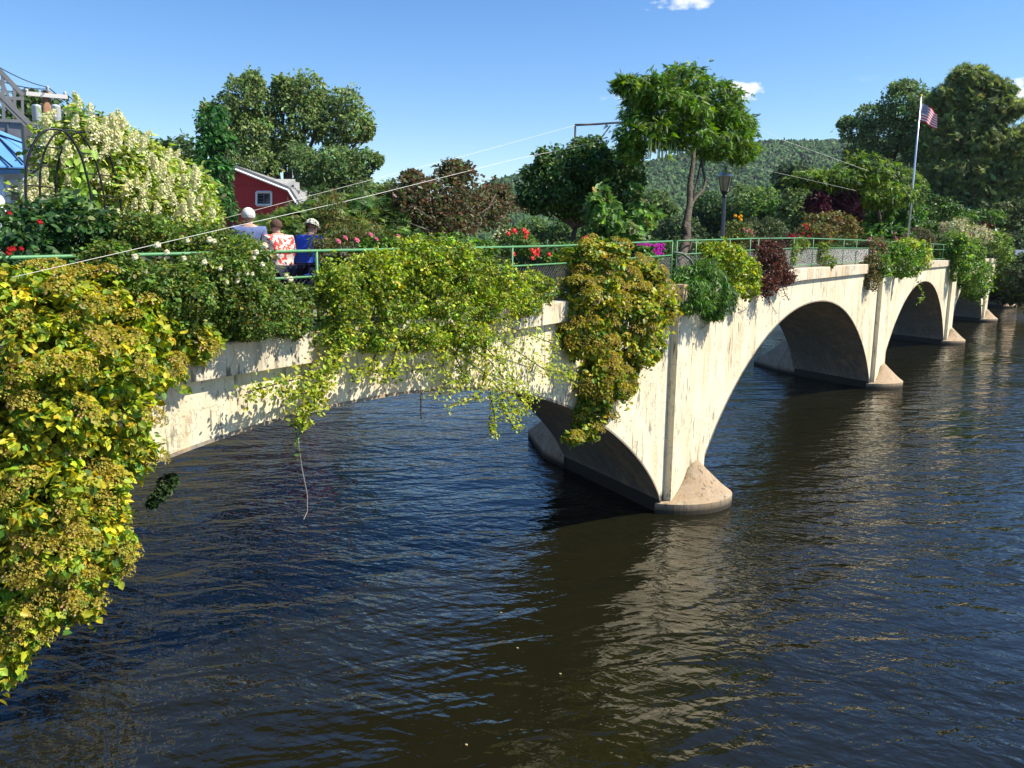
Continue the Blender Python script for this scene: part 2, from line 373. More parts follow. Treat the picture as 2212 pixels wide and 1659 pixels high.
def plant(name,label,cat,blobs,colors,size,tm='rhomb',weights=None,mode='off',cover=1.5,cl=.3,mt=None,part='foliage',parent=None,stem=None,group=None,trunk=None,cj=.22,base=None,shoots=7,droop_s=1.0,**kw):
    P=[];N_=[];Y=[];Cc=[]
    for b in blobs:
        c,r=blobw(b,mode); pos,nr,yd,idx,nc=shell(c,r,size,cover,cl,**kw)
        P.append(pos);N_.append(nr);Y.append(yd); t=np.exp(rng.normal(0,cj,(nc,1)))*np.exp(rng.normal(0,.08,(nc,3)))
        Cc.append(np.clip(pal(len(pos),colors,weights)*t[idx],.002,.9))
    sp=[];sn=[];sy=[];scol=[]
    for b in blobs:
        c,r=blobw(b,mode); ns=shoots
        for q in range(ns):
            d=unit(rng.normal(size=3)+np.array([0,-.2,.25])); base_=d*.85; L_=(.25+.45*rng.random()); dd=unit(d+rng.normal(0,.5,3)); kk=int(max(5,min(40,L_*min(r)/(size*.45)*1.6)))
            t=np.linspace(0,1,kk)[:,None]; loc=base_+dd*t*L_+np.array([0,0,-.22])*t*t*droop_s; loc=loc*r; pp=c+loc[:,0:1]*RGT+loc[:,1:2]*FWD+loc[:,2:3]*np.array([0,0,1.])
            wd=dd[0]*RGT+dd[1]*FWD+dd[2]*np.array([0,0,1.])
            sp.append(pp+rng.normal(0,size*.35,(kk,3))); sn.append(unit(rng.normal(size=(kk,3))*.6+np.array([0,-.1,.8]))); sy.append(wd+rng.normal(0,.6,(kk,3))); scol.append(pal(kk,colors,weights))
    if sp: P.append(np.concatenate(sp));N_.append(np.concatenate(sn));Y.append(np.concatenate(sy));Cc.append(np.concatenate(scol))
    P=np.concatenate(P);N_=np.concatenate(N_);Y=np.concatenate(Y);Cc=np.concatenate(Cc)
    if parent is None:
        c0,_=blobw(blobs[0],mode); z0=base if base is not None else P[:,2].min()
        parent=empty(name,(c0[0],c0[1],z0),label,cat,group)
    if mt is FARLEAF: Cc=np.clip(Cc*1.3,.002,.6)
    leaves(part,tm,P,N_,Y,size*(.5+.9*rng.random(len(P))**1.2),Cc,mt or LEAF,parent)
    if trunk:
        tb=MB(); root,r0,m=trunk; root=np.array(root,float)
        cs=[blobw(b,mode)[0] for b in blobs]; top=np.mean(cs,0); top[2]=min(c[2] for c in cs)*.5+root[2]*.5
        bend=rng.normal(0,.02,3)*np.linalg.norm(top-root)
        mid=(root+top)/2+bend; tb.tube([root,mid,top],[r0,r0*.8,r0*.65],8)
        for b in blobs:
            c,rr=blobw(b,mode); e=top+(c-top)*1.0; m1=top+(e-top)*.5+np.array([0,0,-.06*np.linalg.norm(e-top)])
            tb.tube([top-(top-root)*.12,m1,e],[r0*.5,r0*.3,r0*.12],6)
            for q in range(5):
                d=unit(rng.normal(size=3)+np.array([0,0,.4])); tip=c+(RGT*d[0]*rr[0]+FWD*d[1]*rr[1]+np.array([0,0,1])*d[2]*rr[2])*.85
                s0=m1+(e-m1)*random.random(); tb.tube([s0,(s0+tip)/2+rng.normal(0,.05,3)*rr[2],tip],[r0*.18,r0*.1,r0*.03],5)
        tb.build('trunk',m,parent,True)
    return parent
# proto flowers --------------------------------------------------
def flower_me(kind):
    if kind=='lacecap':      # flat domed head of tiny seed pods with a few pink sterile bracts
        n=150; a=rng.random(n)*6.283; r=np.sqrt(rng.random(n)); pos=np.stack([r*np.cos(a),r*np.sin(a),.42*(1-r*r)-.1*rng.random(n)],1)
        nr=unit(pos*np.array([1,1,.6])+np.array([0,0,.8])+rng.normal(size=(n,3))*.5); yd=rng.normal(size=(n,3)); col=pal(n,[(.42,.31,.05),(.46,.39,.07),(.36,.36,.06),(.24,.17,.03)]); sz=.16+.08*rng.random(n)
        k=4; a=rng.random(k)*6.283; pp=np.stack([1.0*np.cos(a),1.0*np.sin(a),-.1+0*a],1)
        pos=np.concatenate([pos,pp]); nr=np.concatenate([nr,unit(pp+[0,0,1])]); yd=np.concatenate([yd,pp]); col=np.concatenate([col,pal(k,[(.6,.35,.25)])]); sz=np.concatenate([sz,np.full(k,.2)])
    elif kind=='panicle':
        n=110; t=rng.random(n); a=rng.random(n)*6.283; r=.38*(1-t)**.7+.04; pos=np.stack([r*np.cos(a),r*np.sin(a),t*1.2-.2],1)
        nr=unit(np.stack([np.cos(a),np.sin(a),.5+0*a],1)+rng.normal(size=(n,3))*.4); yd=rng.normal(size=(n,3)); col=pal(n,[(.75,.72,.42),(.62,.66,.30),(.82,.78,.60)],j=.1); sz=.2+.06*rng.random(n)
    elif kind in('rose_white','rose_red','dahlia','pink','yellow','magenta'):
        cols=dict(rose_white=[(.85,.8,.68),(.8,.72,.5)],rose_red=[(.6,.02,.02),(.45,.01,.015)],dahlia=[(.72,.05,.04),(.8,.12,.1)],pink=[(.8,.2,.35),(.75,.35,.4)],yellow=[(.9,.5,.01),(.85,.42,.01)],magenta=[(.5,.05,.42),(.62,.1,.5)])[kind]
        n=46; t=rng.random(n); a=rng.random(n)*6.283; el=t*1.5; pos=np.stack([.45*np.cos(a)*np.cos(el),.45*np.sin(a)*np.cos(el),.45*np.sin(el)],1)
        nr=unit(pos+rng.normal(size=(n,3))*.15+[0,0,.1]); yd=np.stack([np.cos(a),np.sin(a),.6+0*a],1); col=pal(n,cols,j=.12); sz=np.full(n,.5)
    V0,F0=TM['rhomb' if kind!='lacecap' else 'rhomb']; k=len(V0); n=len(pos)
    z=unit(nr); y=unit(yd-z*np.sum(yd*z,1,keepdims=True)); x=np.cross(y,z)
    V=pos[:,None,:]+sz[:,None,None]*(V0[None,:,0,None]*x[:,None,:]*1.3+V0[None,:,1,None]*y[:,None,:]+V0[None,:,2,None]*z[:,None,:])
    Fs=[(f[None]+(np.arange(n)*k)[:,None,None]).reshape(-1,f.shape[1]) for f in F0]
    o=mesh('flower_head',V.reshape(-1,3),Fs,PETAL,None,False,np.repeat(col,k,axis=0)); me=o.data; bpy.data.objects.remove(o); return me
FM={k:flower_me(k) for k in('lacecap','panicle','rose_white','rose_red','dahlia','pink','yellow','magenta')}
def flower(kind,p,size,parent,name='flower_head',nrm=None,zs=1.0):
    o=bpy.data.objects.new(name,FM[kind]); C.objects.link(o); o.parent=parent; o.location=Vector([float(a) for a in p])-parent.location
    nrm=np.array(nrm if nrm is not None else (0,0,1),float)+rng.normal(0,.15,3); q=Vector([float(a) for a in nrm]).to_track_quat('Z','Y'); o.rotation_euler=q.to_euler()
    o.scale=(size,size,size*zs); return o
def surf_pts(blobs,n,mode='off',up=.35,k=1.12):
    out=[]; w_=np.array([b[2]*b[3] for b in blobs],float); w_/=w_.sum()
    while len(out)<n:
        b=blobs[rng.choice(len(blobs),p=w_)]; c,r=blobw(b,mode); d=unit(rng.normal(size=3)); 
        if d[1]>.25 or d[2]<-.55: continue
        d=unit(d+np.array([0,0,up*.5])); p=c+(RGT*d[0]*r[0]+FWD*d[1]*r[1]+np.array([0,0,1.])*d[2]*r[2])*k
        wd=RGT*d[0]+FWD*d[1]+np.array([0,0,1.])*d[2]
        if wd[1]>.1: continue
        if any(np.sum(((p-cc)@np.stack([RGT,FWD,np.array([0,0,1.])],1)/rr)**2)<.72 for cc,rr in (blobw(q,mode) for q in blobs) if not np.allclose(cc,c)): continue
        out.append((p,wd))
    return out
def flowers_on(parent,kind,pts,size,off,nrm=(0,-.6,1),name='flower_head',jit=.2):
    for (u,v) in pts:
        y=off(u,v) if callable(off) else off
        flower(kind,on(u,v,y),size*(.8+.4*random.random()),parent,name,nrm)
YG=[(.40,.42,.035),(.30,.36,.03),(.16,.27,.03),(.45,.40,.04),(.10,.19,.03)]
# ---------------------------------------------------------------- climbing hydrangeas
LIME=[(.50,.47,.03),(.38,.42,.03),(.58,.48,.04),(.22,.32,.03),(.10,.20,.03)]
HB1=[(60,650,130,62,-.25,.4),(180,640,80,55,-.2,.35),(300,705,75,55,-.2,.3),(400,735,70,48,-.15,.25),(50,770,140,80,-.4,.45),(190,790,120,70,-.4,.4),(310,800,75,50,-.25,.3),
  (60,910,140,80,-.45,.45),(210,900,100,80,-.35,.35),(270,980,65,50,-.3,.25),(40,1050,140,85,-.45,.45),(190,1050,85,85,-.35,.35),(60,1170,120,80,-.45,.4),(190,1150,85,75,-.4,.35),(235,1200,45,50,-.4,.25),
  (40,1270,100,70,-.4,.35),(140,1255,70,50,-.4,.3),(170,1310,40,32,-.4,.2),(20,1360,70,60,-.4,.25),(8,1430,36,42,-.4,.2)]
h=plant('climbing_hydrangea','huge yellow-green climbing hydrangea with round leaves hanging to the water at the left edge','shrub',
 HB1,
 LIME,.068,'heart',[3,4,1.6,3.6,2.4],cover=2.4,cl=.27,droop=.6,up=.7,cj=.16,flat=.75)
for p_,n_ in surf_pts(HB1,98): flower('lacecap',p_,random.uniform(.09,.155),h,'flower_head',n_*.6+np.array([0,-.2,.9]))
HB2=[(1290,575,88,55,-.2,.45),(1370,610,65,50,-.25,.45),(1270,640,75,55,-.3,.45),(1350,680,90,65,-.35,.5),(1415,660,45,55,-.25,.35),(1260,720,65,60,-.3,.4),(1330,760,85,60,-.35,.45),(1395,740,42,55,-.2,.3),(1290,820,66,56,-.3,.4),(1345,825,34,40,-.2,.3),(1280,880,46,46,-.25,.3),(1265,925,30,32,-.2,.2),(1235,945,20,12,-.2,.15)]
h2=plant('climbing_hydrangea','tall golden brown-headed climbing hydrangea draped over the coping left of the first pier','shrub',
 HB2,
 [(.38,.40,.035),(.26,.32,.03),(.44,.38,.04),(.12,.22,.03),(.07,.14,.025)],.085,'heart',[3,3,3,3,2],cover=2.5,cl=.26,droop=.6,up=.7,flat=.7)
for p_,n_ in surf_pts(HB2,95): flower('lacecap',p_,random.uniform(.11,.19),h2,'flower_head',n_*.6+np.array([0,-.2,.9]))
# ---------------------------------------------------------------- near rose hedge and neighbours
hedge=plant('rose_hedge','dense dark green small-leaved hedge dotted with white roses, hanging over the near railing','hedge',
 [(350,645,120,52,-.1,.4),(470,650,110,62,-.1,.45),(560,660,80,52,-.1,.4),(500,590,80,50,-.05,.45),(250,600,75,50,-.05,.35),(440,590,75,40,-.02,.4),(330,605,95,40,-.02,.4),(500,705,130,28,-.05,.4),(620,690,55,45,-.1,.35),(360,705,80,44,-.12,.35),(555,600,35,40,.0,.3),(640,640,40,30,-.05,.3),(235,555,50,34,-.02,.3),(520,560,75,42,-.02,.3),
  (300,505,90,40,.75,.5),(430,525,90,40,.8,.5),(520,535,40,28,.6,.3),(470,545,60,30,.6,.4)],
 [(.10,.18,.035),(.16,.24,.04),(.06,.12,.025),(.26,.30,.05),(.22,.16,.04)],.045,'oval',[4,4,3,2,.6],cover=2.2,cl=.18,shoots=12,droop=.2,inner=.2)
flowers_on(hedge,'rose_white',[(291,555),(397,558),(441,567),(452,518),(462,521),(515,592),(532,590),(566,572),(545,592),(548,557),(570,528),(573,531),(553,545),(475,580),(618,597),(627,603),(512,607),(540,625),(360,545),(405,520),(490,610),(340,530),(455,640)],.042,-.42,(-.2,-.8,.5))
d=plant('rose_bush','dark green rose bush with heart-shaped leaves and small red roses under the metal garden arch','shrub',
 [(60,520,70,60,.9,.5),(150,500,80,70,1.0,.5),(230,520,60,50,.9,.45),(30,600,60,40,.3,.3),(120,590,60,30,.5,.3)],
 [(.03,.075,.025),(.05,.12,.035),(.08,.16,.04),(.12,.2,.05)],.09,'oval',[4,4,2,1],cover=2.0,cl=.3,droop=.4)
flowers_on(d,'rose_red',[(20,540),(28,538),(46,538),(18,548),(86,480),(20,461)],.036,.35,(0,-.8,.4))
# ---------------------------------------------------------------- lime vine drape
VL=[(.38,.45,.035),(.25,.35,.035),(.50,.49,.06),(.13,.23,.03),(.08,.13,.025)]
v=plant('trailing_vine','wide lime-green small-leaved vine draped over the railing and first arch, trailing towards the water','vine',
 [(730,610,48,55,-.15,.4),(920,548,115,38,.0,.4),(830,570,60,36,.0,.35),(800,595,75,55,-.1,.45),(900,580,85,55,-.1,.5),(1000,590,85,58,-.1,.5),(1080,620,75,50,-.15,.4),(1150,625,60,42,-.1,.3),(740,665,66,52,-.2,.35),(840,660,80,48,-.2,.4),(950,660,85,48,-.2,.4),(1050,665,70,42,-.25,.35),(1130,660,50,28,-.2,.25),
  (720,730,50,38,-.2,.25),(800,730,70,34,-.2,.3),(900,730,80,32,-.25,.3),(1000,730,80,38,-.35,.35)],
 VL,.052,'oval',[3,4,2,4,2],cover=1.7,cl=.17,droop=.25,cj=.35,inner=.3,gap=.15,shoots=14)
def spray_vine(parent,path,off,n,spread,size=.062,cols=VL,wts=[4,3,3,1,.3],name='foliage',r=.010,tm='oval',ymul=1):
    P=np.array([on(u,vv,off) for u,vv in path]); seg=np.linspace(0,len(P)-1,n); pts=[]
    for t in seg:
        i=min(int(t),len(P)-2); pts.append(P[i]+(P[i+1]-P[i])*(t-i))
    pts=np.array(pts); k=len(pts); pos=pts+rng.normal(0,1,(k,3))*spread*np.array([1,.6*ymul,1]); nr=rng.normal(size=(k,3))*.6+np.array([0,-.5,.7]); yd=rng.normal(size=(k,3))+np.array([0,-.3,-.4])
    leaves(name,tm,pos,nr,yd,size*(.7+.6*rng.random(k)),pal(k,cols,wts),LEAF,parent)
    MB().tube(P+np.array([0,.02,0]),[r]*len(P),5).build('stem',BARK,parent)
S_=[ ([(760,740),(700,790),(640,820),(580,835),(535,848)],330,.09),([(740,760),(700,830),(660,850),(600,845)],260,.1),([(730,770),(700,820),(680,870),(640,890)],330,.1),([(700,840),(660,900),(640,915)],160,.06),
 ([(860,740),(850,790),(830,810),(800,800)],200,.07),([(830,740),(800,790),(760,810)],180,.07),([(900,750),(860,790),(850,820)],90,.06),([(950,740),(960,790),(900,800)],200,.09),([(980,760),(1010,820),(960,830)],220,.1),
 ([(1000,740),(1060,780),(1100,830),(1080,890)],420,.14),([(1040,740),(1090,790),(1130,850),(1150,870)],380,.12),([(1060,720),(1120,760),(1180,800),(1230,812)],380,.11),([(1080,700),(1140,720),(1190,740),(1205,770)],260,.12),
 ([(1050,800),(1040,850),(1020,860),(960,880)],110,.05),([(1060,840),(1070,900),(1062,940)],80,.04),([(1070,860),(1100,890),(1145,888)],110,.05),([(1080,870),(1110,920),(1125,925)],70,.04),([(1180,800),(1230,800),(1240,830)],150,.06),([(1000,770),(1080,840),(1130,900)],160,.08),([(1000,830),(970,850),(920,850)],60,.04),([(1060,900),(1060,930),(1075,945)],40,.04)]
for path,n,sp in S_: spray_vine(v,path,-.38,n,sp)
th=MB(); th.tube([on(638,905,-.35),on(645,960,-.33),on(652,1010,-.3),on(664,1070,-.3),on(664,1105,-.3),on(656,1122,-.3)],.006,5); th.build('tendril',mat('tendril',(.35,.3,.25),.7),v)
spray_vine(v,[(640,915),(643,940),(646,990)],-.34,26,.03,.07,[(.10,.2,.05)],[1]); 
spray_vine(v,[(912,835),(911,860),(912,905)],-.3,10,.02,.04,[(.08,.06,.03)],[1])
fo=plant('creeper','dark leafy creeper strands hanging from the shaded soffit beside the left hydrangea','vine',[(357,1050,14,20,.3,.12),(342,1072,8,10,.3,.08),(330,1085,6,6,.3,.06),(372,1036,7,8,.3,.08)],[(.05,.09,.03)],.05,'heart',cover=.9,cl=.3)
# ---------------------------------------------------------------- plants past the first pier
p=plant('drooping_shrub','dark green feathery shrub spilling over the coping just right of the first pier','shrub',
 [(1512,618,70,46,-.35,.5),(1495,640,52,36,-.4,.4),(1540,650,50,34,-.4,.4),(1520,585,36,28,-.1,.3),(1545,675,24,16,-.4,.2)],
 [(.06,.16,.025),(.09,.21,.03),(.035,.10,.02),(.13,.25,.04)],.13,'narrow',cover=6,cl=.36,droop=1.3,up=.4)
spray_vine(p,[(1560,660),(1540,690),(1515,712)],-.3,26,.05,.1,[(.22,.27,.05)],[1],tm='narrow')
p=plant('euonymus_shrub','bright yellow-green shrub over the coping between the dark feathery shrub and the red barberry','shrub',
 [(1560,560,55,40,-.1,.5),(1600,590,42,40,-.3,.45),(1615,620,26,28,-.35,.35),(1530,550,30,28,.1,.4),(1580,625,30,18,-.3,.3)],
 [(.34,.42,.03),(.42,.44,.04),(.18,.30,.03),(.09,.18,.02)],.085,'oval',cover=2.2,cl=.22,flat=.6)
p=plant('barberry','dark reddish-brown barberry bush hanging through the railing above the second arch','shrub',
 [(1655,560,42,42,-.1,.5),(1680,590,30,32,-.2,.45),(1655,615,30,25,-.3,.4),(1700,600,18,14,-.3,.3),(1640,530,25,15,.3,.3)],
 [(.085,.035,.028),(.13,.05,.03),(.05,.025,.02),(.16,.08,.04)],.06,'oval',cover=2.0,cl=.15,rnd=.9,inner=.35,shoots=20)
for u0,v0,u1,v1 in [(1700,590,1722,582),(1690,615,1706,650),(1660,635,1665,658),(1690,575,1715,600),(1650,630,1625,645)]: spray_vine(p,[(u0,v0),((u0+u1)/2,(v0+v1)/2+3),(u1,v1)],-.35,30,.05,.06,[(.10,.045,.03)],[1])
p=plant('clematis','loose green clematis climbing the railing over the second arch','vine',[(1775,545,16,22,.05,.25),(1790,565,14,14,.0,.25),(1730,525,16,12,.2,.25),(1715,545,10,25,.1,.2)],[(.16,.24,.04),(.09,.16,.03),(.25,.30,.06)],.07,'oval',cover=1.7)
p=plant('climbing_rose','olive climbing rose with tiny pink blooms on the railing at the second pier','shrub',[(1885,535,30,22,.1,.5),(1880,570,26,22,-.1,.4),(1885,605,16,22,-.3,.3),(1930,535,24,16,.3,.4)],[(.14,.14,.05),(.2,.2,.06),(.09,.11,.03),(.2,.12,.06)],.075,'oval',cover=2.0,cl=.26)
flowers_on(p,'pink',[(1876,520),(1932,505),(1938,518),(1890,545),(1880,516),(1900,530),(1934,513)],.09,-.3)
p=plant('hanging_vine','rounded rich green vine mound hanging beneath the railing above the third arch','vine',[(1935,560,42,32,-.4,.7),(1955,575,35,24,-.5,.6),(1900,575,22,28,-.4,.5),(1965,545,28,28,-.3,.6)],[(.09,.21,.025),(.14,.28,.03),(.04,.10,.02),(.22,.35,.05)],.11,'oval',cover=2.2,cl=.22)
p=plant('golden_vine','lime yellow vine crowning the green mound over the third arch','vine',[(1955,530,26,14,-.2,.5),(1985,545,24,25,-.2,.5),(1998,560,12,22,-.3,.4)],[(.32,.40,.05),(.40,.45,.08),(.2,.3,.04)],.11,'oval',cover=2.0)
spray_vine(p,[(1985,608),(1990,625),(1992,645),(1985,648)],-.3,40,.12,.14,[(.16,.26,.04)],[1])
p=plant('trailing_vine','broad dark green vine curtain hanging in front of the fourth arch','vine',[(2070,560,30,45,-.5,1.2),(2095,590,34,40,-.7,1.2),(2060,530,26,28,-.2,1.0),(2105,625,24,22,-.8,.9),(2085,545,35,30,-.4,1.0),(2128,600,16,32,-.6,.8)],[(.10,.22,.03),(.15,.28,.04),(.05,.11,.025),(.24,.34,.06)],.17,'oval',cover=1.9,cl=.17,gap=.1)
p=plant('trailing_vine','paler green vine curtain hanging past the fourth pier at the bridge end','vine',[(2155,530,26,30,-.3,1.4),(2165,570,22,36,-.5,1.2),(2140,520,20,20,.0,1.0),(2160,610,12,22,-.6,.8)],[(.16,.27,.04),(.24,.34,.07),(.09,.16,.03)],.19,'oval',cover=1.8,cl=.18,gap=.1)
p=plant('hydrangea_shrub','cream-flowered hydrangea shrub on the far end of the bridge','shrub',[(2100,508,36,18,.6,1.2),(2130,525,18,18,.4,1.0),(2060,500,24,22,1.2,1.0)],[(.2,.28,.06),(.5,.45,.28),(.62,.52,.38)],.2,'rhomb',[3,2,2],cover=1.9,cl=.26)
for i in range(34): flower('panicle',on(random.uniform(2070,2150),0,0)*0+on(random.gauss(2112,20),random.gauss(517,10),.1),.3,p,'flower_head',(0,-.5,1))
# ---------------------------------------------------------------- bridge plants behind the railing
def bp(*a,**k): return plant(*a,**k)
bp('panicle_hydrangea','big tree-like hydrangea with cream and lime flower plumes at the left','shrub',
 [(190,330,90,60,2.6,.9),(270,330,60,50,2.8,.8),(160,385,60,60,2.5,.8),(230,400,90,60,2.6,.9),(330,380,70,55,3.0,.8),(400,410,55,50,3.1,.7),(350,450,80,50,2.9,.8),(120,445,55,45,2.4,.7),(210,460,80,40,2.5,.7),(430,470,40,35,3.0,.6),(230,290,40,28,2.7,.5)],
 [(.26,.36,.05),(.42,.48,.12),(.60,.60,.28),(.12,.22,.04),(.34,.44,.06)],.085,'oval',[3,3,3,2,2],cover=1.9,cl=.18,mt=PETAL,up=.9,shoots=14)
ph=bpy.data.objects['panicle_hydrangea']
HB=[(190,310,90,50),(270,310,50,40),(170,360,55,50),(230,370,90,60),(330,360,70,50),(400,395,50,45),(350,430,80,50),(100,420,50,50),(290,420,60,50),(430,455,35,30),(230,280,35,20),(80,420,15,40)]
for i in range(98):
    b=random.choice(HB); flower('panicle',on(b[0]+random.uniform(-1,1)*b[2],b[1]+random.uniform(-1,1)*b[3],1.9),random.uniform(.10,.16),ph,'flower_head',(random.uniform(-.6,.6),-.5,.9))
for (u0,v0,u1,v1) in [(140,330,97,245),(180,330,170,222)]:
    a=on(u0,v0,2.4);e=on(u1,v1,2.3); MB().tube([a,(a+e)/2,e],[.012,.01,.006],5).build('stem',BARK,ph)
    k=46; t=rng.random(k)**.8; pos=a+(e-a)*t[:,None]+rng.normal(0,.05,(k,3)); leaves('foliage','oval',pos,rng.normal(size=(k,3))*.5+[0,-.4,.8],rng.normal(size=(k,3))+[0,0,-.2],np.full(k,.11),pal(k,[(.16,.32,.04),(.28,.42,.05)]),LEAF,ph)
    for q in range(4): flower('panicle',e+rng.normal(0,.05,3)+np.array([0,0,-.06*q]),.14,ph,'flower_head',(random.uniform(-.8,.8),-.3,.8))
bp('juniper','layered dark green juniper behind the people on the bridge','shrub',
 [(590,490,60,20,3.2,.8),(690,465,70,30,3.4,.9),(770,455,90,36,3.4,.9),(850,435,60,32,3.6,.8),(720,495,90,28,3.0,.7),(820,480,70,34,3.0,.7),(640,470,50,18,3.6,.6),(820,418,40,16,3.8,.5)],
 [(.09,.16,.035),(.14,.23,.05),(.19,.26,.06),(.05,.09,.03)],.16,'spray',cover=2.2,cl=.32,up=.9,flat=.4)
bp('autumn_shrub','loose olive shrub with reddish leaves between the visitors and the juniper','shrub',
 [(735,505,50,45,1.2,.4),(780,505,50,40,1.0,.4),(715,440,30,35,1.3,.3),(820,515,55,28,.9,.4),(690,530,22,26,1.1,.25)],
 [(.10,.13,.03),(.15,.15,.04),(.26,.12,.04),(.06,.09,.02)],.075,'narrow',[4,3,1,3],cover=1.1,cl=.2,droop=.8,inner=.3)
flowers_on(bpy.data.objects['autumn_shrub'],'pink',[(770,520),(745,515),(800,508),(812,517),(730,522),(860,512)],.06,.5)
bp('green_shrub','mid green leafy shrub poking up behind the lime vine drape','shrub',[(880,525,60,24,.7,.4),(960,530,70,22,.6,.4),(820,530,40,18,.7,.35),(1040,535,40,14,.6,.3)],[(.08,.18,.03),(.13,.25,.04),(.05,.1,.02)],.075,'oval',cover=1.8)
t=bp('smoke_bush','broad bushy purple-brown shrub with bare pale branches in the centre','shrub',
 [(900,430,60,50,2.6,.9),(980,420,80,55,2.5,1.0),(1060,450,55,50,2.6,.8),(960,480,90,40,2.3,.8),(985,372,40,26,2.6,.5),(890,385,22,14,2.8,.4),(1080,420,26,24,2.8,.4)],
 [(.12,.065,.035),(.15,.10,.05),(.09,.11,.04),(.08,.12,.04),(.17,.13,.06)],.085,'oval',[3,3,3,3,1],cover=.95,cl=.13,shoots=16,rnd=.9,inner=.35,droop=.0,trunk=(on(980,530,2.4),.05,BARKG))
tb=MB(); r0=on(985,535,2.4)
for i in range(26):
    e=on(random.uniform(870,1100),random.uniform(400,480),2.4+random.uniform(-.5,.4)); m=(r0+e)/2+rng.normal(0,.12,3); tb.tube([r0+rng.normal(0,.12,3)*[1,1,0],m,e],[.022,.014,.005],5)
tb.build('branches',BARKG,t,True)
m_=bp('magnolia_tree','dark green round-headed small tree with a forked trunk behind the railing, centre','tree',
 [(1180,400,60,55,3.3,1.0),(1250,360,75,50,3.2,1.2),(1330,380,65,55,3.2,1.1),(1250,430,85,45,3.2,1.2),(1160,430,45,30,3.4,.8),(1340,430,50,40,3.3,.9),(1170,345,14,26,3.3,.3),(1270,320,40,22,3.2,.6)],
 [(.045,.10,.025),(.07,.15,.035),(.025,.06,.018),(.2,.3,.06)],.095,'oval',[4,4,3,1.5],cover=2.3,cl=.22,trunk=(on(1236,535,3.2),.09,BARK))
bp('round_leaf_shrub','shrub with big pale green round leaves and upright shoots behind the railing','shrub',
 [(1310,480,40,32,1.0,.45),(1370,480,42,32,1.0,.45),(1340,500,50,22,.8,.4),(1285,450,12,36,1.1,.2),(1302,430,10,28,1.1,.2),(1368,425,10,32,1.1,.2),(1320,450,14,22,1.1,.2),(1400,465,18,16,1.0,.2),(1385,560,30,30,.45,.2)],
 [(.10,.21,.05),(.16,.29,.07),(.22,.34,.09),(.06,.13,.03),(.34,.24,.12)],.15,'heart',[4,4,2,2,.4],cover=1.4,cl=.28,droop=.9,up=.3,shoots=5)
# wisteria tree on its frame
w=bp('wisteria_tree','tall bright green umbrella-shaped wisteria on a twisted bare trunk beside the first pier','tree',
 [(1475,180,58,38,.9,1.0),(1405,200,62,34,.9,1.0),(1440,240,95,42,.8,1.3),(1545,225,58,50,.8,1.1),(1395,285,62,38,.9,.9),(1475,285,60,34,.6,1.2),(1570,285,58,46,.8,1.0),(1600,322,34,30,.8,.8),(1362,322,26,24,1.2,.6),(1540,320,36,24,.7,.7),(1350,180,22,14,1.0,.3),(1610,270,20,20,.8,.4)],
 [(.07,.16,.02),(.11,.22,.025),(.16,.29,.03),(.03,.07,.015),(.26,.36,.05)],.15,'comp',[4,5,3,2,1.3],cover=2.2,cl=.17,droop=.35,up=.8,flat=.5,rnd=.7,gap=.1,shoots=12)
tr=MB()
def yy(u,v,o): return on(u,v,o)
tr.tube([yy(1462,600,.25),yy(1466,575,.25),yy(1475,545,.3),yy(1484,510,.4),yy(1484,475,.5),yy(1490,440,.6),yy(1490,400,.7),yy(1497,350,.8),yy(1500,300,.85)],[.16,.13,.12,.11,.10,.085,.075,.06,.05],9)
tr.tube([yy(1470,590,.35),yy(1482,560,.45),yy(1490,520,.35),yy(1478,490,.4),yy(1486,455,.75),yy(1500,430,.7),yy(1519,410,.7),yy(1524,390,.7),yy(1517,360,.8),yy(1512,310,.85)],[.10,.08,.07,.07,.06,.05,.045,.04,.035,.03],7)
tr.tube([yy(1496,432,.7),yy(1505,395,.8),yy(1516,340,.9)],[.035,.03,.025],6)
tr.tube([yy(1499,330,.85),yy(1450,290,1.0),yy(1400,250,1.0)],[.05,.04,.02],6); tr.tube([yy(1500,320,.85),yy(1550,280,1.0),yy(1600,300,1.0)],[.05,.04,.02],6)
tr.build('trunk',BARK,w,True)
pm=MB(); pm.tube([(0,0,0),(0,0,-.12),(.01,0,-.3),(0,0,-.34)],[.006,.014,.018,.004],6); po=pm.build('seed_pod',mat('pod',(.16,.22,.07),.6)); pme=po.data; bpy.data.objects.remove(po)
for i in range(34):
    o=bpy.data.objects.new('seed_pod',pme); C.objects.link(o); o.parent=w; u=random.choice([random.uniform(1545,1625),random.uniform(1400,1500)]); q=on(u,random.uniform(298,318),.4); o.location=Vector(q.tolist())-w.location
def trellis(name,label,posts,y):
    t=empty(name,on(*posts[0][0][0],y),label,'trellis')
    for nm,pts,r in [(p_[2],[on(a,b,y) for a,b in p_[0]],p_[1]) for p_ in posts]: MB().tube(pts,r,8).build(nm,BLACK,t,True)
    return t
trellis('plant_trellis','thin black pipe frame rising above the dark round tree to hold the tall wisteria',[([(1243,270),(1240,400),(1237,545)],.03,'post'),([(1243,270),(1290,268),(1345,264),(1420,262)],.032,'crossbar'),([(1318,272),(1296,302)],.022,'brace')],4.5)
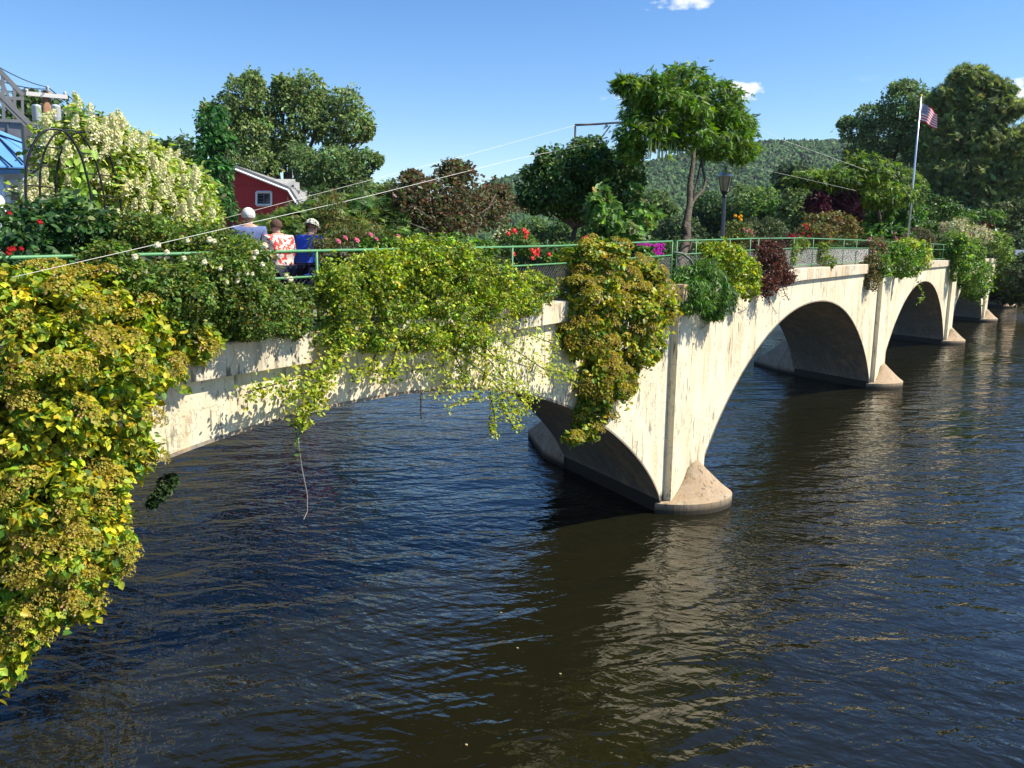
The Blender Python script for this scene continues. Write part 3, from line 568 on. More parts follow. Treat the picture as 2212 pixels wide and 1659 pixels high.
# lamp posts
LG=mat('lantern_glass',(.42,.34,.2),.25,noise=(3,(.3,.24,.14),.4,.6)); LCAP=mat('lantern_cap',(.42,.42,.42),.4,.6); POLE=mat('painted_pole',(.10,.11,.13),.35,.5)
def lamp(ub,vb,vt,y,label,k=1.0):
    b=on(ub,vb,y); b[2]=copz(b[0])-.1; top=on(ub,vt,y)[2]; H=top-b[2]; t=empty('lamp_post',b,label,'street lamp','lamp posts standing along the bridge')
    x,yv,z=b; c=(x,yv,0)
    ls=k; zl=top-.95*ls
    MB().lathe(c,[(.13,z),(.13,z+.25),(.09,z+.32),(.075,z+.9)],16).build('base',POLE,t)
    fl=MB(); n=24; V=[]
    for zz,r in ((z+.9,.068),(zl-.12,.055)):
        for i in range(n): a=6.2832*i/n; rr=r*(1 if i%2 else .84); V.append((x+rr*math.cos(a),yv+rr*math.sin(a),zz))
    fl.add(V,[(i,(i+1)%n,(i+1)%n+n,i+n) for i in range(n)]).build('pole',POLE,t)
    MB().lathe(c,[(.06,zl-.14),(.085,zl-.12),(.06,zl-.06),(.10,zl+.0),(.12,zl+.03),(.11,zl+.05)],16).build('collar',BLACK,t)
    la=MB().lathe(c,[(.115*ls,zl+.05),(.20*ls,zl+.46*ls),(.19*ls,zl+.47*ls)],6).build('lantern_glass',LG,t)
    fr=MB()
    for i in range(6):
        a=6.2832*i/6; fr.tube([(x+.12*ls*math.cos(a),yv+.12*ls*math.sin(a),zl+.05),(x+.207*ls*math.cos(a),yv+.207*ls*math.sin(a),zl+.47*ls)],.012*ls,4)
    fr.build('lantern_frame',BLACK,t)
    MB().lathe(c,[(.235*ls,zl+.47*ls),(.24*ls,zl+.5*ls),(.15*ls,zl+.62*ls),(.07*ls,zl+.70*ls),(.03*ls,zl+.74*ls),(.035*ls,zl+.78*ls),(.012*ls,zl+.82*ls),(.004,zl+.95*ls)],12).build('lantern_cap',LCAP,t,True)
lamp(1560,515,345,1.1,'dark fluted lamp post with a six-sided amber lantern between the wisteria and the barberry')
lamp(2146,530,488,.1,'small distant lamp post among cream flowers at the far end of the bridge',1.1)
# flag
fp=at(1962,505,56); FT=at(1990,208,56); fl=empty('flagpole',(fp[0],fp[1],5.9),'tall silver flagpole flying the stars and stripes, behind the rounded vines','flagpole')
fb=np.array([fp[0],fp[1],5.9]); FT=fb+(FT-fb)*1.0
MB().tube([fb,(fb+FT)/2,FT],[.06,.055,.04],10).build('pole',mat('aluminium',(.72,.73,.75),.35,.6),fl,True)
MB().lathe(tuple(FT),[(.01,-.06),(.05,-.02),(.07,.03),(.05,.08),(.01,.1)],12).build('finial',mat('gold',(.7,.45,.08),.3,.8),fl,True)
def flag():
    m=bpy.data.materials.new('flag_cloth'); m.use_nodes=True; nt=m.node_tree; b=nt.nodes['Principled BSDF']; a=nt.nodes.new('ShaderNodeAttribute'); a.attribute_name='Col'; nt.links.new(a.outputs['Color'],b.inputs['Base Color']); b.inputs['Roughness'].default_value=.8
    nx,nz=76,52; L,Hh=1.62,1.05; u0=unit((FT-fb)); o=FT-u0*.35; V=[];col=[];Fs=[]
    right=RGT
    for j in range(nz+1):
        for i in range(nx+1):
            s=i/nx;t=j/nz; p=o-u0*Hh*t*(1-.12*s)+right*(s*L*.66)+np.array([0,0,-1])*(s*.62*s**.3)+FWD*(.13*math.sin(s*9+t*1.5)*s**.5)
            V.append(p)
    k=0;V4=[];F4=[];C4=[]
    for j in range(nz):
        for i in range(nx):
            a=j*(nx+1)+i; s=(i+.5)/nx; t=(j+.5)/nz
            st=int(t*13); c=(.62,.02,.04) if st%2==0 else (.82,.82,.80)
            if s<.4 and t<7/13:
                c=(.02,.03,.16); cx=(s/.4*11); cy=(t/(7/13)*9)
                # staggered star dots
                r_=int(cy);q=int(cx)
                if (r_+q)%2==0 and (cx-q-.5)**2+(cy-r_-.5)**2<.16: c=(.82,.82,.82)
            b0=len(V4); V4+=[V[a],V[a+1],V[a+nx+2],V[a+nx+1]]; C4+=[c]*4; F4.append((b0,b0+1,b0+2,b0+3))
    mesh('flag',V4,F4,m,fl,False,np.array(C4))
flag()
pp=on(2017,535,3.6); po=MB().tube([(pp[0],pp[1],5.8),(pp[0],pp[1],on(2017,508,3.6)[2]+.3)],.05,8).build('signpost',POLE); tag(po,'short slim grey post beside the rail gap right of the flagpole','post')
# plants on the middle and far deck
bp('purple_shrub','dark burgundy round shrub behind the second railing section','shrub',[(1800,430,48,32,4.2,1.4),(1830,460,28,28,4.0,1.0),(1765,440,22,22,4.4,1.0)],[(.075,.018,.028),(.12,.03,.04),(.045,.015,.02)],.2,'oval',cover=2.3,cl=.22,rnd=.8)
bp('rusty_shrub','olive and rust-tinged shrub below the burgundy shrub','shrub',[(1790,490,55,28,2.6,1.2),(1760,505,40,20,2.2,1.0),(1835,500,25,22,2.6,.8)],[(.11,.14,.035),(.17,.17,.045),(.24,.11,.04),(.07,.09,.025)],.13,'oval',cover=2.2,cl=.24)
flowers_on(bpy.data.objects['rusty_shrub'],'rose_red',[(1712,512),(1735,505),(1742,495),(1746,512),(1727,510),(1790,515),(1738,488),(1705,514)],.12,1.6)
w2=bp('wisteria_tree','wide spreading wisteria canopy with bright green top in front of the flagpole','tree',
 [(1860,375,60,28,3.0,2.0),(1920,390,60,34,3.0,2.0),(1800,385,50,22,4.0,1.6),(1740,385,36,14,5.0,1.4),(1965,410,32,34,3.0,1.4),(1900,420,70,26,2.6,1.8),(1870,350,40,16,3.0,1.2)],
 [(.10,.2,.025),(.16,.27,.03),(.05,.1,.02),(.24,.32,.04),(.025,.06,.015)],.26,'comp',[4,4,3,2,2],cover=2.1,cl=.18,droop=.4,flat=.5,up=.8)
tr=MB()
for a,b_ in [((1895,535),(1905,440)),((1900,535),(1893,440)),((1890,535),(1910,430))]: tr.tube([on(*a,3.0),on((a[0]+b_[0])/2+6,(a[1]+b_[1])/2,3.1),on(*b_,3.0)],[.22,.16,.12],8)
tr.build('trunk',BARK,w2,True)
bp('leafy_shrub','big dark green large-leaved shrub under the spreading wisteria','shrub',[(1870,470,45,45,4.0,1.6),(1940,470,45,45,4.2,1.6),(1850,515,40,24,3.4,1.2),(1935,515,30,24,3.0,1.0)],[(.05,.12,.025),(.08,.19,.035),(.13,.27,.05)],.26,'heart',cover=2.0,cl=.26)
bp('weeping_tree','green arching small tree right of the flagpole','tree',[(2020,460,50,32,4.5,2.2),(2050,490,42,28,4.0,1.8),(1995,500,36,24,4.0,1.6)],[(.06,.13,.025),(.10,.18,.035),(.04,.08,.02)],.28,'oval',cover=1.9,cl=.22,trunk=(on(2005,540,4.0),.15,BARK))
w3=bp('wisteria_tree','small distant flat-topped wisteria umbrella at the far bridge end','tree',[(2115,466,42,13,2.5,2.2),(2140,475,22,12,2.5,1.6),(2085,470,18,9,2.5,1.4)],[(.07,.16,.02),(.11,.22,.03),(.03,.08,.015)],.45,'comp',cover=2.2,cl=.25,droop=1.0,flat=.5)
tr=MB(); tr.tube([on(2117,535,2.5),on(2115,500,2.5),on(2116,470,2.5)],[.2,.17,.14],8); tr.build('trunk',BARK,w3,True)
bp('red_shrub','small red-leaved shrub under the flat wisteria umbrella','shrub',[(2100,488,30,9,3.0,1.5),(2125,485,16,7,3.0,1.0)],[(.22,.03,.03),(.3,.06,.04),(.1,.03,.02)],.22,'oval',cover=2)
bp('pale_shrub','greenish cream shrub left of the far cream hydrangea','shrub',[(2040,525,36,20,2.4,1.2),(2065,490,24,22,2.6,1.0),(2030,500,22,18,2.8,1)],[(.2,.26,.08),(.12,.18,.05),(.36,.36,.17)],.18,'oval',cover=1.9)
# shrubs filling the bed along the deck behind the rail
fill=[(1120,525,40,24,.9,'bushy dahlia bed with scarlet blooms behind the near railing','dahlia',[(1098,505),(1110,500),(1136,503),(1131,498),(1153,546),(1160,550),(1148,541),(1186,550),(1108,549),(1150,558),(1134,512),(1265,515),(1262,517),(1160,540)]),
 (1230,555,60,30,.8,'low green dahlia foliage behind the golden hydrangea','dahlia',[]),
 (1405,545,34,22,1.0,'clump of magenta phlox spikes behind the mesh railing panel','magenta',[]),
 (1500,560,30,50,.9,'variegated grey-green shrub at the foot of the tall wisteria',None,[]),
 (1440,560,26,40,1.2,'dark leafy perennials left of the wisteria foot',None,[]),
 (1590,505,34,26,1.6,'olive perennials with pink and yellow blooms beside the near lamp post','yellow',[(1588,467),(1600,467),(1600,475),(1596,470)]),
 (1650,495,46,28,2.4,'fine-leaved grey-olive shrub behind the barberry',None,[]),
 (1700,520,30,16,2.0,'wine red low shrub behind the second railing section',None,[]),
 (1820,535,50,20,1.2,'grassy perennials behind the mesh of the second railing section',None,[]),
 (1975,515,40,22,2.0,'brownish perennials near the flagpole foot',None,[])]
cols=[[(.07,.15,.03),(.12,.2,.04)],[(.06,.13,.03),(.10,.18,.04)],[(.06,.12,.03),(.1,.16,.05)],[(.12,.17,.08),(.26,.29,.18),(.06,.1,.04)],[(.04,.09,.03),(.08,.14,.04)],[(.12,.17,.04),(.2,.22,.05),(.07,.1,.03)],[(.09,.12,.05),(.06,.09,.03)],[(.09,.035,.035),(.06,.05,.03)],[(.10,.16,.04),(.05,.09,.03)],[(.13,.10,.05),(.08,.10,.04)]]
for f_,cc in zip(fill,cols):
    u,v_,ru,rv,y,lab,fk,pts=f_; o=bp('perennial_clump',lab,'plant',[(u,v_,ru,rv,y,.4),(u-ru*.5,v_+8,ru*.6,rv*.8,y+.2,.4),(u+ru*.5,v_+6,ru*.6,rv*.8,y+.1,.4)],cc,.07,'oval',cover=1.6,cl=.3)
    if pts: flowers_on(o,fk,pts,.08 if fk=='dahlia' else .075,y-.45,(-.1,-.8,.4))
    if fk=='magenta':
        for i in range(60):
            flower('magenta',on(random.uniform(1378,1432),random.uniform(526,552),y-.4),.075,o,'flower_head',(0,-.6,.5),1.6)
    if fk=='yellow':
        flowers_on(o,'pink',[(1612,500),(1618,497),(1622,503),(1606,496)],.08,y-.4)
bs=empty('aster_clump',on(1110,520,.8),'spindly white button daisies beside the near railing post','plant')
for u,v_ in [(1069,507),(1074,500),(1080,505),(1086,498),(1094,502),(1101,497),(1066,512),(1078,512)]:
    flower('rose_white',on(u,v_,.6),.035,bs,'flower_head'); a=on(u,v_,.6); MB().tube([a,(a[0]+.03,a[1],a[2]-.5)],.004,4).build('stem',BARK,bs)
# filler hedge continuing along the far edge of the deck
for (s0,s1,lab) in [(-15,-6,'dark mixed hedge along the far side of the deck behind the visitors'),(-6,6,'dark mixed hedge along the far side of the deck behind the round dark tree'),(6,24,'dark mixed hedge along the far side of the deck over the second arch'),(24,48,'dark mixed hedge along the far side of the deck over the third arch'),(48,96,'dark mixed hedge along the far side of the deck at the bridge end')]:
    P=[];Nn=[];Y=[];Cc=[]; sz=.09 if s1<7 else .16 if s1<30 else .25
    for s in np.arange(s0,s1,.9 if s1<30 else 1.8):
        c=np.array([s,W-.5,copz(s)+.35]); pos,nr,yd,idx,nc=shell(c,(.6 if s1<30 else 1.1,.5,.55+.25*random.random()),sz,1.3,.35); P.append(pos);Nn.append(nr);Y.append(yd); Cc.append(pal(len(pos),[random.choice([(.05,.11,.03),(.07,.13,.03),(.09,.12,.04),(.04,.09,.03)]),(.10,.16,.04)]))
    P=np.concatenate(P); o=empty('hedge',((s0+s1)/2,W-.5,copz(s0)),lab,'hedge'); leaves('foliage','oval',P,np.concatenate(Nn),np.concatenate(Y),sz*(.7+.6*rng.random(len(P))),np.concatenate(Cc),LEAF,o)
# ---------------------------------------------------------------- cables
def cable(label,pts,r=.008):
    P=[at(*p) for p in pts]; Q=[]
    for a,b in zip(P[:-1],P[1:]):
        for i in range(8): Q.append(a+(b-a)*i/8)
    Q.append(P[-1]); o=MB().tube(Q,[r*(.5+.4*min(1,i/20)) for i in range(len(Q))],5).build('support_cable',ROPE,None,True); tag(o,label,'cable')
cable('lower white cable sloping from the left hydrangea up to the tall wisteria',[(27,599,8.2),(454,501,10.5),(796,423.6,14),(1100,347,18.5),(1440,275,25)],.0045)
cable('upper white cable sloping from the visitors up to the black pipe frame',[(478,473,13.5),(796,390,17),(1020,332,20.5),(1245,270,on(1245,270,4.5)[0]*0+float(np.hypot(*(on(1245,270,4.5)-CAM)[:2])))],.0045)
cable('thin cable descending right from the tall wisteria to the spreading wisteria',[(1640,275,30),(1679,298,32),(1881,371,50)],.007)
cable('faint lower cable crossing in front of the hill right of the lamp lantern',[(1610,358,31),(1710,380,36),(1850,412,48)],.005)
# ---------------------------------------------------------------- metal garden arch
ga=empty('garden_arch',on(150,560,2.0),'black iron garden arch of three hoops standing before the plumed hydrangea','garden arch')
def hoop(pts,y,r=.014): 
    P=[on(u,v,y) for u,v in pts]; Q=[]
    n=len(P)
    for i in range(n-1):
        p0,p1,p2,p3=P[max(i-1,0)],P[i],P[i+1],P[min(i+2,n-1)]
        for k in range(6):
            t=k/6; Q.append(.5*((2*p1)+(-p0+p2)*t+(2*p0-5*p1+4*p2-p3)*t*t+(-p0+3*p1-3*p2+p3)*t**3))
    Q.append(P[-1]); MB().tube(Q,r,6).build('hoop',BLACK,ga,True)
H1=[(60,560),(58,470),(55,400),(58,355),(70,315),(92,285),(118,279),(145,289),(172,330),(186,375),(196,420),(200,470),(200,560)]
def sh(H,a,k,dv): return [(60+(u-60)*k+a,v+dv) for u,v in H]
hoop(H1,1.2); hoop(sh(H1,31,.98,2),1.55,.012); hoop(sh(H1,66,.98,6),1.95)
for i,j in [(2,2),(4,4),(1,1),(8,8),(10,10),(6,6),(11,11),(3,3),(9,9)]:
    a=on(*H1[i],1.2); b=on(*sh(H1,66,.98,6)[j],1.95); MB().tube([a,b],.009,5).build('crossbar',BLACK,ga)
sc=MB()
for s_ in (-1,1):
    sc.tube([on(94+s_*4+s_*12*math.sin(t*math.pi),496+44*t-0,1.4) for t in np.linspace(0,1,12)],.007,5)
sc.build('scroll',BLACK,ga)
k=60; pos=np.array([on(150+random.uniform(-8,55),random.uniform(320,470),1.5) for i in range(k)]); leaves('climbing_vine','heart',pos,rng.normal(size=(k,3))*.5+[0,-.7,.5],rng.normal(size=(k,3))*.5+[0,0,-1],.10*(.7+.7*rng.random(k)),pal(k,[(.24,.40,.05),(.3,.45,.07)]),LEAF,ga)
# ---------------------------------------------------------------- people
SKIN=mat('skin',(.50,.30,.22),.5); HAIRW=mat('white_hair',(.75,.73,.70),.8,bump=(60,.6)); HAIRB=mat('brown_hair',(.10,.05,.03),.8,bump=(60,.6)); DENIM=mat('grey_blue_shirt',(.11,.15,.30),.85,bump=(12,.4)); BLUE=mat('royal_blue_top',(.03,.10,.62),.8,bump=(9,.5))
NAVY=mat('navy_trousers',(.015,.018,.04),.85); CAP=mat('cream_cap',(.72,.66,.52),.85); CORAL=mat('coral_patterned_shirt',(.85,.74,.64),.85,noise=(18,(.75,.08,.06),.50,.54)); KHAKI=mat('khaki_trousers',(.25,.2,.14),.85)
def skin(name,verts,edges,rad,m,parent,mx,lvl=2,root=0):
    me=bpy.data.meshes.new(name); me.from_pydata([tuple(mx@Vector(v)) for v in verts],edges,[]); me.materials.append(m)
    o=bpy.data.objects.new(name,me); C.objects.link(o)
    if parent: o.parent=parent
    md=o.modifiers.new('Skin','SKIN'); md.use_smooth_shade=True
    for i,r in enumerate(rad):
        sv=me.skin_vertices[0].data[i]; sv.radius=(r,r) if not hasattr(r,'__len__') else r; sv.use_root=(i==root)
    sb=o.modifiers.new('Sub','SUBSURF'); sb.levels=lvl; sb.render_levels=lvl; return o
from mathutils import Matrix
def person(loc,face,label,bend,shirt,trous,hair,hat,arms,h=1.7):
    t=empty('person',loc,label,'person'); k=h/1.7
    B=Matrix.Rotation(face,4,'Z')@Matrix.Scale(k,4)
    hip=Vector((0,0,.92)); bd=Matrix.Rotation(-bend,4,'X')
    def up(p): q=bd@(Vector(p)-hip)+hip; return (q.x,q.y,q.z)
    J={}; V=[];Rr=[];E=[]
    def add(n,p,r,par=None):
        J[n]=len(V);V.append(p);Rr.append(r)
        if par is not None:E.append((J[par],J[n]))
    add('pelvis',tuple(hip),(.15,.11)); add('waist',up((0,0,1.06)),(.135,.10),'pelvis'); add('chest',up((0,0,1.26)),(.16,.115),'waist'); add('collar',up((0,0,1.40)),(.10,.075),'chest'); add('neck',up((0,.015,1.47)),.052,'collar')
    add('jaw',up((0,.03,1.53)),(.06,.07),'neck'); add('skull',up((0,.015,1.61)),(.078,.095),'jaw'); add('crown',up((0,.005,1.675)),.055,'skull'); add('nose',up((0,.115,1.585)),.014,'skull')
    for s in (-1,1):
        add('ear%d'%s,up((s*.083,0,1.595)),.016,'skull')
        sd='%d'%s; add('sh'+sd,up((s*.185,0,1.385)),.058,'collar'); el,wr=arms[0 if s<0 else 1]
        el=Vector(el);wr=Vector(wr); add('el'+sd,up(el),.042,'sh'+sd); add('wr'+sd,up(wr),.027,'el'+sd); dr=(wr-el).normalized(); side=Vector((0,0,1)).cross(dr).normalized() if abs(dr.z)<.9 else Vector((1,0,0))
        pc=wr+dr*.06; add('palm'+sd,up(pc),(.034,.02),'wr'+sd)
        for f in range(4):
            o_=side*(.024-.016*f); L=(.07,.08,.075,.06)[f]; a=pc+dr*.035+o_; n1='f%s%d'%(sd,f); add(n1,up(a),.009,'palm'+sd); curl=Vector((0,0,-.02)) if abs(dr.z)<.9 else Vector((0,.02,0)); add(n1+'b',up(a+dr*L*.5+curl*.3),.0085,n1); add(n1+'c',up(a+dr*L+curl),.0075,n1+'b')
        th=wr+dr*.03+side*.035; add('th'+sd,up(th),.011,'palm'+sd); add('tb'+sd,up(th+dr*.04+side*.012),.009,'th'+sd)
        add('hp'+sd,(s*.10,0,.86),.095,'pelvis'); add('kn'+sd,(s*.11,.02,.48),.058,'hp'+sd); add('an'+sd,(s*.12,-.02,.09),.038,'kn'+sd); add('ft'+sd,(s*.13,.12,.035),.035,'an'+sd)
    skin('body',V,E,Rr,SKIN,t,B)
    hemv=(0,.01 if bend<.2 else .03,.80)
    def sub(name,names,edges,grow,m,extra=None):
        ix={n:i for i,n in enumerate(names)}; r=[]
        for n in names:
            q=Rr[J[n]]; r.append(tuple(a+grow for a in q) if hasattr(q,'__len__') else q+grow)
        vs_=[V[J[n]] for n in names]; es=[(ix[a],ix[b]) for a,b in edges]
        if extra: vs_.append(extra[0]); r.append(extra[1]); es.append((0,len(vs_)-1))
        skin(name,vs_,es,r,m,t,B)
    sub('shirt',['pelvis','waist','chest','collar','sh-1','el-1','sh1','el1'],[('pelvis','waist'),('waist','chest'),('chest','collar'),('collar','sh-1'),('sh-1','el-1'),('collar','sh1'),('sh1','el1')],.034,shirt,(hemv,(.20,.155)))
    sub('trousers',['pelvis','hp-1','kn-1','an-1','hp1','kn1','an1'],[('pelvis','hp-1'),('hp-1','kn-1'),('kn-1','an-1'),('pelvis','hp1'),('hp1','kn1'),('kn1','an1')],.024,trous)
    # hair: shell over back and top of head
    def dome(name,m,cz,rx,ry,rz,cut,dy):
        mb=MB(); n=18; V2=[];F2=[]; rows=9
        for j in range(rows+1):
            ph=j/rows*math.pi*cut
            for i in range(n):
                a=2*math.pi*i/n; fr=1 if not(math.sin(a)>.3 and ph>1.2) else .86
                p=(rx*math.sin(ph)*math.cos(a)*fr,dy+ry*math.sin(ph)*math.sin(a)*fr,cz+rz*math.cos(ph)); V2.append(tuple(B@Vector(up(p))))
        for j in range(rows):
            for i in range(n): a=j*n+i;b=j*n+(i+1)%n; F2.append((a,a+n,b+n,b))
        me=bpy.data.meshes.new(name); me.from_pydata(V2,[],F2); me.materials.append(m); o=bpy.data.objects.new(name,me); C.objects.link(o); o.parent=t
        for q in me.polygons: q.use_smooth=True
        return o
    mb=MB()
    for s in (-1,1): q=B@Vector(up((s*.033,.098,1.605))); mb.lathe((q.x,q.y,q.z),[(.003,-.011),(.011,0),(.003,.011)],8)
    me=bpy.data.meshes.new('eyes'); me.from_pydata(mb.V,[],mb.F); me.materials.append(NAVY); o=bpy.data.objects.new('eyes',me); C.objects.link(o); o.parent=t
    dome('hair',hair,1.605,.098,.112,.105,.66,-.008)
    if hat:
        dome('cap',hat,1.615,.116,.132,.118,.52,.0)
        mb=MB(); mb.lathe((0,0,0),[(.10,0),(.10,.012)],16,sx=.8,sy=.9); 
        me=bpy.data.meshes.new('cap_brim'); me.from_pydata([tuple(B@Vector(up((x,.10+y*.9,1.635+z-.15*max(0,y))))) for x,y,z in mb.V],[],mb.F); me.materials.append(hat); o=bpy.data.objects.new('cap_brim',me); C.objects.link(o); o.parent=t
    return t
def gnd(u,v,y): p=on(u,v,y); return (p[0],p[1],copz(p[0])-.09)
dn=(((-.22,.02,1.10),(-.24,.10,.86)),((.22,.02,1.10),(.24,.10,.86)))
fw=(((-.23,.10,1.13),(-.16,.32,1.10)),((.23,.10,1.13),(.16,.32,1.10)))
pm_=gnd(537,480,2.0); hh=(on(537,449,2.0)[2]-pm_[2])
person(pm_,R(-38),'white-haired visitor in a grey-blue shirt seen from behind, nearest the red house','x' and .05,DENIM,KHAKI,HAIRW,None,dn,hh)
person(gnd(609,520,1.6),R(-18),'visitor with brown hair in a coral and white patterned shirt, bending behind the railing',.35,CORAL,NAVY,HAIRB,None,fw,1.60)
person(gnd(652,520,1.75),R(-78),'visitor in a cream cap and royal blue top leaning forward behind the railing',.42,BLUE,NAVY,HAIRB,CAP,fw,1.62)
# ---------------------------------------------------------------- left bank: buildings
RED=bpy.data.materials.new('red_board'); RED.use_nodes=True
def boards():
    nt=RED.node_tree;N=nt.nodes;L=nt.links;b=N['Principled BSDF'];b.inputs['Roughness'].default_value=.7
    tc=N.new('ShaderNodeTexCoord'); wv=N.new('ShaderNodeTexWave'); wv.bands_direction='DIAGONAL'; mp=N.new('ShaderNodeMapping'); mp.inputs['Scale'].default_value=(1.0,1.0,0); L.new(tc.outputs['Object'],mp.inputs[0]); L.new(mp.outputs[0],wv.inputs['Vector']); wv.inputs['Scale'].default_value=1.1
    n=N.new('ShaderNodeTexNoise'); n.inputs['Scale'].default_value=2.5; mp2=N.new('ShaderNodeMapping'); mp2.inputs['Scale'].default_value=(3,3,.2); L.new(tc.outputs['Object'],mp2.inputs[0]); L.new(mp2.outputs[0],n.inputs['Vector'])
    r=N.new('ShaderNodeMapRange'); r.inputs[1].default_value=.9; r.inputs[2].default_value=1; L.new(wv.outputs['Fac'],r.inputs[0])
    mx=N.new('ShaderNodeMix');mx.data_type='RGBA';mx.inputs[6].default_value=(.50,.03,.03,1);mx.inputs[7].default_value=(.36,.022,.024,1);L.new(n.outputs['Fac'],mx.inputs[0])
    m2=N.new('ShaderNodeMix');m2.data_type='RGBA';m2.inputs[7].default_value=(.10,.01,.012,1);L.new(mx.outputs[2],m2.inputs[6]);L.new(r.outputs[0],m2.inputs[0]);L.new(m2.outputs[2],b.inputs['Base Color'])
boards()
WHITE=mat('white_paint',(.75,.76,.76),.6); ROOF=mat('pale_shingle',(.30,.295,.28),.9,noise=(9,(.22,.215,.2),.4,.6)); GLASS=mat('window_glass',(.02,.025,.03),.08); DARK=mat('dark_interior',(.01,.01,.01),.9); GREY=mat('grey_fascia',(.16,.165,.17),.6,noise=(1.5,(.12,.12,.13),.4,.6))
BRICK=mat('brick',(.30,.09,.06),.9,noise=(14,(.18,.06,.04),.45,.55)); STEEL=mat('painted_steel',(.12,.125,.135),.5,.2,noise=(4,(.15,.15,.16),.4,.6))
def facing_frame(u,v,D,turn=0):     # plane facing roughly the camera
    c=at(u,v,D); d=unit((c-CAM)*[1,1,0]); a=R(turn); d=np.array([d[0]*math.cos(a)-d[1]*math.sin(a),d[0]*math.sin(a)+d[1]*math.cos(a),0]); r=np.array([d[1],-d[0],0]); return c,r,d
def poly_prism(mb,pts,d,th):
    n=len(pts); V=[tuple(p) for p in pts]+[tuple(np.array(p)+d*th) for p in pts]; mb.add(V,[tuple(range(n)),tuple(range(n,2*n))[::-1]]+[(i,i+n,(i+1)%n+n,(i+1)%n) for i in range(n)])
def onpl(u,v,c,d,k=0):
    rr=ray(u,v); t=np.dot(c+d*k-CAM,d)/np.dot(rr,d); return CAM+rr*t
hc,hr,hd=facing_frame(560,420,46,-14)
ho=empty('red_house',(hc[0],hc[1],4.2),'red board house with a white-framed window and pale roof among trees on the left bank','house')
A=lambda u,v,k=0: onpl(u,v,hc,hd,k)
g=MB(); gl=[A(420,412),A(512,368),A(618,412),A(637,440),A(642,520),A(420,520)]; poly_prism(g,gl,hd,9.0); g.build('wall',RED,ho)
g=MB()
for a,b in (((508,364),(622,409)),((622,409),(643,442)),((405,412),(512,364))):
    p,q=A(*a,-.35),A(*b,-.35); n_=unit(np.cross(q-p,hd)); 
    if n_[2]<0:n_=-n_
    poly_prism(g,[p,q,q+n_*.16,p+n_*.16],hd,9.7)
g.build('roof',ROOF,ho)
g=MB(); p,q=A(508,366,-.38),A(622,411,-.38); g.tube([p,q],.06,4); g.tube([A(622,411,-.38),A(642,443,-.38)],.06,4); g.build('bargeboard',WHITE,ho)
def window(parent,a,b,fn,two=True,bars=3):
    z0,z1=-.05,-.09
    P00,P10,P11,P01=fn(a[0],b[1],-.03),fn(b[0],b[1],-.03),fn(b[0],a[1],-.03),fn(a[0],a[1],-.03)
    g=MB(); w=.07*max(1,np.linalg.norm(P10-P00)/1.6)
    for p,q in ((P00,P10),(P10,P11),(P11,P01),(P01,P00)): g.tube([p,q],w,4)
    fr=g.build('window',WHITE,parent)
    g=MB(); poly_prism(g,[P00,P10,P11,P01],unit(np.cross(P10-P00,P01-P00))*0+unit((P00-CAM)*[1,1,0]),.02); g.build('pane',GLASS,fr)
    g=MB(); 
    if two: m0,m1=(P00+P10)/2,(P01+P11)/2; g.tube([m0,m1],w*.45,4)
    for i in range(1,bars+1): g.tube([P00+(P01-P00)*i/(bars+1),((P00+P10)/2 if two else P10)+(P01-P00)*i/(bars+1)],w*.25,4)
    g.build('muntins',STEEL,fr); return fr
window(ho,(554,415),(586,443),A)
g=MB(); P=[A(507,382,-.04),A(517,382,-.04),A(517,374,-.04),A(507,374,-.04)]; poly_prism(g,P,hd,.03); g.build('vent',mat('vent',(.25,.03,.03),.7),ho)
g=MB(); P=[A(505,400,-.06),A(612,402,-.06),A(612,401,-.06),A(505,399,-.06)]; poly_prism(g,P,hd,.05); g.build('trim',RED,ho)
g=MB(); poly_prism(g,[A(620,412,1.2),A(634,412,1.2),A(634,470,1.2),A(620,470,1.2)],hd,5); g.build('side_wing',RED,ho)
g=MB(); poly_prism(g,[A(590,394,1.0),A(638,394,3.5),A(640,414,.8),A(605,411,.8)],np.array([0,0,1.]),.18); poly_prism(g,[A(634,399,1.2),A(647,400,3.0),A(648,418,.8),A(636,416,.8)],np.array([0,0,1.]),.15); g.build('wing_roof',ROOF,ho)
for u in (633,643): MB().tube([A(u,414,.9),A(u,445,.9)],.09,6).build('porch_post',WHITE,ho)
# little white gable house and chimney behind the plumed hydrangea
hc2,hr2,hd2=facing_frame(420,430,34,10); A2=lambda u,v,k=0: onpl(u,v,hc2,hd2,k)
o2=empty('white_cottage',(hc2[0],hc2[1],4.2),'small white gable of a cottage peeping out right of the plumed hydrangea','house')
g=MB(); poly_prism(g,[A2(330,438),A2(385,412),A2(430,438),A2(430,490),A2(330,490)],hd2,5); g.build('wall',WHITE,o2)
g=MB(); p,q=A2(380,408,-.3),A2(441,436,-.3); poly_prism(g,[p,q,q+[0,0,.14],p+[0,0,.14]],hd2,5.5); g.build('roof',ROOF,o2)
cc,cr_,cd=facing_frame(318,323,38,0); A3=lambda u,v,k=0: onpl(u,v,cc,cd,k)
o3=empty('brick_chimney_house',(cc[0],cc[1],4.2),'house seen only as a red brick chimney above the plumed hydrangea','house')
g=MB(); poly_prism(g,[A3(309,340),A3(326,340),A3(326,321),A3(309,321)],cd,.5); poly_prism(g,[A3(307,321,-.04),A3(328,321,-.04),A3(328,318,-.04),A3(307,318,-.04)],cd,.58); g.build('chimney',BRICK,o3)
g=MB(); poly_prism(g,[A3(250,345,.1),A3(350,345,.1),A3(370,380,.1),A3(230,380,.1)],cd,6); g.build('roof',mat('dark_shingle',(.06,.06,.065),.9),o3)
